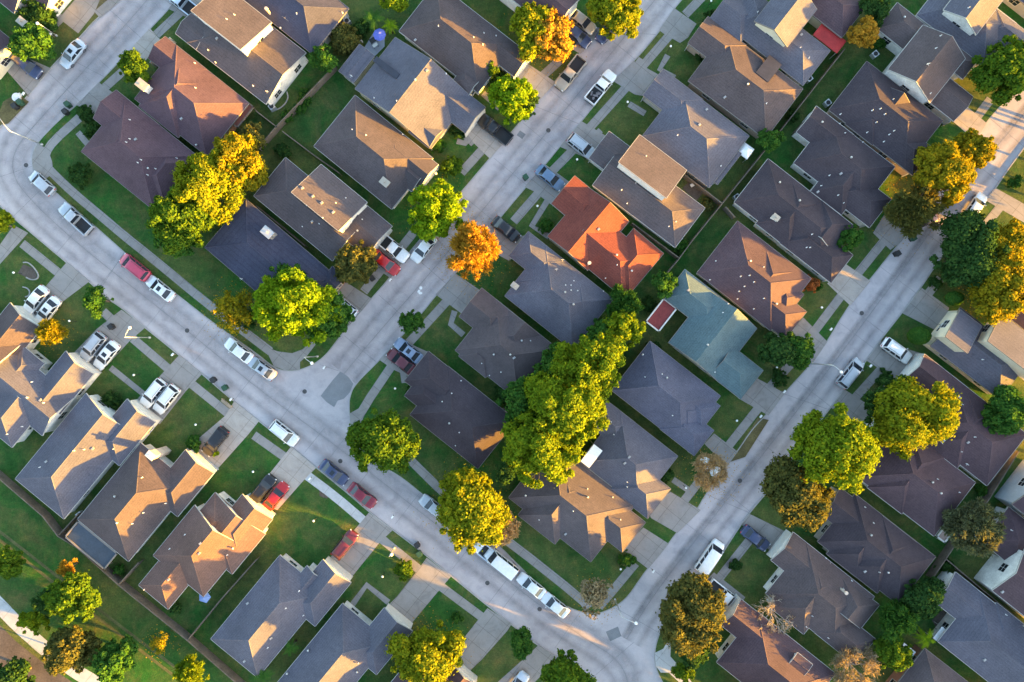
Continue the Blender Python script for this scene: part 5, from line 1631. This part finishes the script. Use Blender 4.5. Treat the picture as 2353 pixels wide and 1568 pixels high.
def ac_unit(x, y, label):
    p = P(x, y, .9)
    r = empty("ac_unit", (p.x, p.y, LOT), .67); tag(r, label, "air conditioner", "outdoor air conditioners")
    b = MB(); b.box((0, 0, .42), (.85, .85, .84)); b.build("casing", M_STEEL, r)
    f = MB(); f.tube([(0, 0, .84), (0, 0, .87)], .33, 14); f.build("fan_grille", M_BLACK, r)
for x, y, t in [(797, 48, "air conditioner behind the dark blue-black roof"), (624, 245, "air conditioner beside the white SE wall of the two-storey house, upper left"), (1903, 236, "air conditioner in the yard below the rear fence, upper right"),
                (1860, 180, "air conditioner at the glowing yellow gable house's corner"), (2012, 124, "round-topped air conditioner by the brown two-storey house"), (1560, 548, "air conditioner behind the peach upper roof house"),
                (1694, 453, "air conditioner in the dark gap behind the large pale grey roof"), (480, 1265, "air conditioner in the gap left of the slate garage, lower left"), (1176, 985, "air conditioner on the stepped roof's patio"),
                (182, 1184, "air conditioner behind the lean-to, lower left"), (2010, 1516, "air conditioner beside the bottom edge leafless tree")]:
    ac_unit(x, y, t)

def canopy(x, y, a, b, h, mat, label, name, peak=0.0, ang=38.5, posts=4, frame=None, cat="canopy"):
    """square cover on posts; with peak > 0 it is a pyramid"""
    an = math.radians(ang)
    v = Vector((math.cos(an), -math.sin(an), 0)); u = Vector((math.sin(an), math.cos(an), 0))
    n = P(x, y, h); k = S * (H - h) / H
    base = Vector((n.x, n.y, LOT)) + v * a * k / 2 - u * b * k / 2
    r = empty(name, base); tag(r, label, cat)
    A, B = a * k / 2, b * k / 2
    c = [v * sx * A + u * sy * B + Vector((0, 0, h - LOT)) for sx, sy in ((-1, -1), (1, -1), (1, 1), (-1, 1))]
    m = MB()
    if peak:
        t = Vector((0, 0, h - LOT + peak))
        for i in range(4):
            m.poly([c[i], c[(i + 1) % 4], t]); m.poly([c[i], c[i] + Vector((0, 0, -.25)), c[(i + 1) % 4] + Vector((0, 0, -.25)), c[(i + 1) % 4]])
    else:
        m.poly(c); m.poly([p + Vector((0, 0, -.08)) for p in c[::-1]])
        for i in range(4):
            m.poly([c[i], c[i] + Vector((0, 0, -.08)), c[(i + 1) % 4] + Vector((0, 0, -.08)), c[(i + 1) % 4]])
    m.build("cover", mat, r)
    for p in c:
        po = MB(); q = p * .94; po.tube([(q.x, q.y, -.05), (q.x, q.y, h - LOT - .05)], .05, 6); po.build("post", frame or M_STEEL, r)
    if frame:
        f = MB()
        for i in range(4):
            p, q = c[i] + Vector((0, 0, .05)), c[(i + 1) % 4] + Vector((0, 0, .05))
            mid_ = (p + q) / 2; d = q - p
            f.box(mid_, (d.length + .2, .2, .22), math.atan2(d.y, d.x))
        f.build("frame", frame, r)
    return r
canopy(1711, 327, 28, 28, 2.3, M_WHITECLOTH, "white pyramid gazebo behind the large pale grey roof", "gazebo", .7, 36)
canopy(1525, 687, 37, 66, 2.5, M_REDROOF, "dark red flat patio cover with a white frame by the teal roof", "patio_cover", 0, 38, 4, M_TRIM, "patio cover")
canopy(1365, 1021, 25, 50, 4.3, M_WHITECLOTH, "bright white flat awning beside the two-facet grey roof", "awning", 0, 38, 4, None, "awning")
canopy(1890, 52, 70, 36, 2.5, M_REDMETAL, "bright red lean-to roof in the green back yard, top right", "lean_to", 0, 38, 4, None, "lean-to")
canopy(180, 1198, 116, 46, 2.5, mottled("blue_grey_sheet", (.050, .066, .092), .15, .8, 5, .6), "blue-grey sheet lean-to behind the pale-chimney house", "lean_to", 0, 39.5, 4, M_EAVE, "lean-to")
canopy(572, 238, 14, 60, 2.3, mottled("pergola_red", (.19, .07, .055)), "narrow red-brown pergola roof behind the plum roof, upper left", "pergola", 0, 38, 4, M_WOOD, "pergola")
canopy(2078, 1478, 34, 14, 2.2, M_WHITECLOTH, "narrow white shed roof among the yellow palms, bottom right", "shed_roof", 0, 38, 4, None, "shed roof")
canopy(2080, 1496, 20, 20, 2.2, M_WHITECLOTH, "small square white shed roof below the yellow tree, bottom right", "shed_roof", 0, 38, 4, None, "shed roof")
canopy(2165, 1217, 22, 20, 2.3, mottled("pale_slats", (.42, .30, .26)), "small slatted pergola with pale bars at the feathery tree", "pergola", 0, 38, 4, M_TRIM, "pergola")
canopy(2165, 1440, 22, 34, 2.2, M_WHITECLOTH, "white patio sheet in the nook of the plain grey roof", "patio_sheet", 0, 38, 4, None, "patio sheet")

def parasol(x, y, rad, mat, label, h=2.4, n=8):
    p = P(x, y, h)
    r = empty("parasol", (p.x, p.y, LOT)); tag(r, label, "parasol")
    m = MB(); c = m.vs([(0, 0, h + .45)])[0]
    ring = m.vs([(rad * math.cos(2 * math.pi * j / n), rad * math.sin(2 * math.pi * j / n), h - LOT) for j in range(n)])
    for j in range(n): m.face((c, ring[j], ring[(j + 1) % n]))
    m.build("canopy", mat, r)
    q = MB(); q.tube([(0, 0, -.05), (0, 0, h + .4)], .03, 6); q.build("pole", M_STEEL, r)
parasol(872, 80, .95, M_BLUE, "blue parasol on the cluttered patio near the palms")
parasol(2006, 1084, 1.15, M_PINK, "dull pink parasol below the large yellow-sided tree")
parasol(1620, 1065, .95, M_WHITECLOTH, "upper white parasol in the orange-tan tree by the road", 3.6)
parasol(1644, 1084, .85, M_WHITECLOTH, "lower white parasol in the orange-tan tree by the road", 3.6)
parasol(470, 1372, .95, plain("blue_tarp", (.16, .25, .50), .6), "blue parasol behind the glowing orange rear slope", 2.3, 5)

sheet("patio", [(832, 120), (862, 70), (884, 85), (884, 108), (852, 140)], LOT + .012, plain("patio_paving", (.33, .35, .42), .8))
sheet("patio", [(1137, 958), (1158, 935), (1190, 962), (1168, 990)], LOT + .012, M_WALK)
sheet("patio", [(1567, 434), (1600, 400), (1630, 425), (1600, 462)], LOT + .012, M_SOIL)
sheet("patio", [(2140, 1425), (2165, 1400), (2200, 1430), (2170, 1475)], LOT + .012, M_SOIL)
def table(x, y, label, mat, s=.9, ang=.6):
    p = P(x, y, .8)
    r = empty("patio_table", (p.x, p.y, LOT), ang); tag(r, label, "table", "patio furniture")
    t = MB(); t.box((0, 0, .72), (s * 1.3, s * .8, .05)); t.build("tabletop", mat, r)
    for sx in (-1, 1):
        for sy in (-1, 1):
            l = MB(); l.box((sx * s * .55, sy * s * .32, .35), (.05, .05, .7)); l.build("leg", M_BLACK, r)
table(858, 92, "dark cluttered table beside the blue parasol", M_BLACK)
table(862, 104, "white side table on the blue-grey patio", M_TRIM, .6)
table(828, 98, "cream box table at the patio's left edge", M_CREAMBRICK, .6)
table(1592, 425, "white garden table in the sunny yard by the peach roof", M_TRIM, .6)
table(1170, 965, "pale table on the stepped roof's rear patio", M_STEEL, .8)
table(2150, 1455, "white table in the nook of the plain grey roof", M_TRIM, .9)
table(1620, 690 - 40, "dark table behind the terracotta roof", M_BLACK, .8)

def border(pts, label, w=.16):
    b = MB()
    q = smooth_line([(P(x, y).x, P(x, y).y) for x, y in pts], 2)
    base = Vector((q[0][0], q[0][1], LOT))
    l, r = offset_line(q, w / 2), offset_line(q, -w / 2)
    for i in range(len(q) - 1):
        z = .14
        f = [(l[i][0] - base.x, l[i][1] - base.y), (l[i + 1][0] - base.x, l[i + 1][1] - base.y), (r[i + 1][0] - base.x, r[i + 1][1] - base.y), (r[i][0] - base.x, r[i][1] - base.y)]
        b.poly([(x, y, z) for x, y in f])
        for a_, c_ in ((0, 1), (2, 3)):
            b.poly([(*f[a_], -.02), (*f[c_], -.02), (*f[c_], z), (*f[a_], z)])
    o = b.build("garden_edging", M_KERB)
    o.location = base
    tag(o, label, "garden edging", "concrete garden edgings")
border([(55, 604), (66, 603), (80, 615), (91, 632), (88, 642), (74, 644), (62, 638)], "oval pale garden edging on the left edge lawn")
border([(54, 660), (64, 662), (71, 670), (69, 680), (60, 683)], "curved pale garden edging before the white sedans")
border([(660, 212), (664, 228), (650, 248), (625, 258)], "curved brick edging behind the white-walled house, upper left")
sheet("dry_ground", [(55, 608), (80, 618), (88, 640), (70, 642), (42, 628)], LOT + .006, M_SOIL)
sheet("dry_ground", [(733, 1115), (752, 1112), (765, 1128), (752, 1146), (735, 1140)], LOT + .006, M_SOIL)
sheet("dry_ground", [(519, 925), (532, 932), (528, 946), (512, 936)], LOT + .006, M_DRY)

# tub, tube, mailbox posts, bench on the verge
def small(name, label, cat, x, y, z, fn, mats, group=None):
    p = P(x, y, z)
    b = MB(); fn(b)
    o = b.build(name, mats); o.location = (p.x, p.y, ground_z(x, y))
    tag(o, label, cat, group); return o
small("plastic_tub", "white plastic tub at the upper left curb beside the bins", "tub", 38, 224, .5, lambda b: (b.tube([(0, 0, 0), (0, 0, .5), (0, 0, .52)], [.5, .65, .6], 14), b.tube([(-.2, 0, .3), (.6, .45, .35)], .3, 10)), M_VENT)
small("tube", "bright blue inflatable tube in the right edge garden", "tube", 2312, 1139, .5, lambda b: b.tube([(-.55, .25, .3), (.6, -.25, .3)], .17, 10), plain("bright_blue", (.03, .07, .75), .4))
small("planter", "white rounded planter under the rust orange bush", "planter", 1843, 648, 1.2, lambda b: (b.tube([(0, 0, 0), (0, 0, .9), (0, 0, 1.3), (0, 0, 1.35)], [.45, .6, .5, .3], 12), b.tube([(0, 0, 1.2), (0, 0, 1.7)], [.2, .05], 8)), M_VENT)
small("garden_bench", "weathered wooden bench on the grass verge by the street bins", "bench", 521, 928, .5, lambda b: (b.box((0, 0, .45), (1.9, .5, .06), -.67), b.box((.15, .2, .75), (1.9, .06, .5), -.67), b.box((.6, -.5, .2), (.08, .45, .42), -.67), b.box((-.6, .48, .2), (.08, .45, .42), -.67)), mottled("weathered_boards", (.38, .30, .22)))
mbp = MB(); mbp.box((0, 0, .5), (.1, .1, 1.05))
mbb = MB(); mbb.box((0, 0, 1.13), (.5, .24, .24), 0, 0, .85)
MBP, MBB = mbp.mesh("post", M_WOOD), mbb.mesh("mailbox_body", M_VENT)
for x, y, t in [(745, 900 - 55, "white mailbox on the corner lawn tip"), (712, 1115 - 15, "white mailbox at the curb beside the white SUV"), (902, 1188, "sunlit white mailbox by the dark red sedan"), (531, 918, "white mailbox beside the verge bench"),
                (1501, 1313, "white mailbox at the corner lawn of the glowing facet house"), (397, 815, "white mailbox on the verge left of the white SUV pair"), (897, 644, "white mailbox by the olive brown tree's verge"), (1748, 957, "white mailbox on the sawtooth roof house's verge"),
                (1802, 900, "white bent mailbox at the curb below the teal roof"), (1909, 757, "white mailbox at the verge below the rust bush"), (2000, 841, "white mailbox behind the silver minivan"), (2165, 746, "white mailbox by the cream house driveway"),
                (117, 730 - 650, "white mailbox at the upper left driveway"), (55, 216, "white mailbox beside the white tub")]:
    p = P(x, y, 1.1)
    r = empty("mailbox", (p.x, p.y, LOT), .9); tag(r, t, "mailbox", "mailboxes along the kerb")
    for n_, m_ in (("post", MBP), ("mailbox_body", MBB)):
        o = bpy.data.objects.new(n_, m_); COL.objects.link(o); o.parent = r

# unseen trees added beyond the right and bottom edges to throw the evening shade
src = [t for t in TREES if "large green tree with a yellow sunny side" in t["label"] or "yellow-green tree at the intersection corner" in t["label"]]
for i, (x, y, sc) in enumerate([(2478, 1010, .85), (2490, 1085, .8), (2470, 1160, .85), (2492, 1240, .9), (2468, 1310, .8), (2488, 1390, .85), (2465, 1465, .8), (2490, 1545, .9), (2470, 1630, .85),
                                (1622, 1634, .8), (1735, 1642, .6), (1690, 1652, .75), (2442, 398, .7), (2452, 330, .65), (2462, 455, .7), (1790, 1712, .85), (1890, 1735, .8), (2500, 320, .8), (2512, 235, .85), (2640, 380, .8), (2560, 520, .7)]):
    c = copy_tree(src[i % 2])
    p = P(x, y)
    c.location = (p.x, p.y, LOT); c.scale = (sc, sc, sc); c.rotation_euler = (0, 0, i * 1.3)
    tag(c, "unseen tree added beyond the edge to cast shade", "tree", "unseen trees added to cast shade")

for i, (x, y) in enumerate([(782, 1060), (1120, 1340), (430, 760), (1240, 1400), (700, 900), (1260, 300), (1980, 720), (1700, 1105), (60, 380)]):
    p = P(x, y); b = MB(); b.tube([(p.x, p.y, .012), (p.x, p.y, .02 + i * .0001)], .34, 16)
    structure(b.build("manhole", mottled("cast_iron", (.075, .072, .075), .2, 3, 12, .6)))

# fallen leaves under the turning trees: nobody could count them
lr_ = np.random.default_rng(5)
C_ = []
for x, y, rad, n in [(1085, 575, 95, 500), (540, 720, 80, 350), (120, 765, 55, 160), (1370, 1372, 60, 260), (2095, 470, 100, 420), (1635, 1090, 75, 320), (1250, 90, 100, 400), (2280, 650, 110, 400), (985, 1500, 100, 350), (1080, 1160, 110, 350), (370, 1478, 45, 120), (1000, 480, 90, 260)]:
    for _ in range(n):
        a_, d_ = lr_.uniform(0, 6.28), rad * math.sqrt(lr_.uniform(0, 1)) * lr_.uniform(.6, 1.2)
        px_, py_ = x + d_ * math.cos(a_), y + d_ * math.sin(a_)
        z_ = ground_z(px_, py_) + .035
        p = P(px_, py_)
        C_.append((p.x, p.y, z_))
C_ = np.array(C_)
me = quads_mesh("fallen_leaves", C_, np.array([0, 0, 1.0]) + lr_.normal(size=C_.shape) * .25, lr_.uniform(.05, .12, len(C_)), lr_.uniform(.04, .09, len(C_)), leaf_mat('orange', LEAF['orange']), None, 3)
o = bpy.data.objects.new("fallen_leaves", me); COL.objects.link(o)
o["kind"] = "stuff"; o["label"] = "orange fallen leaves scattered under the turning trees"; o["category"] = "leaf litter"
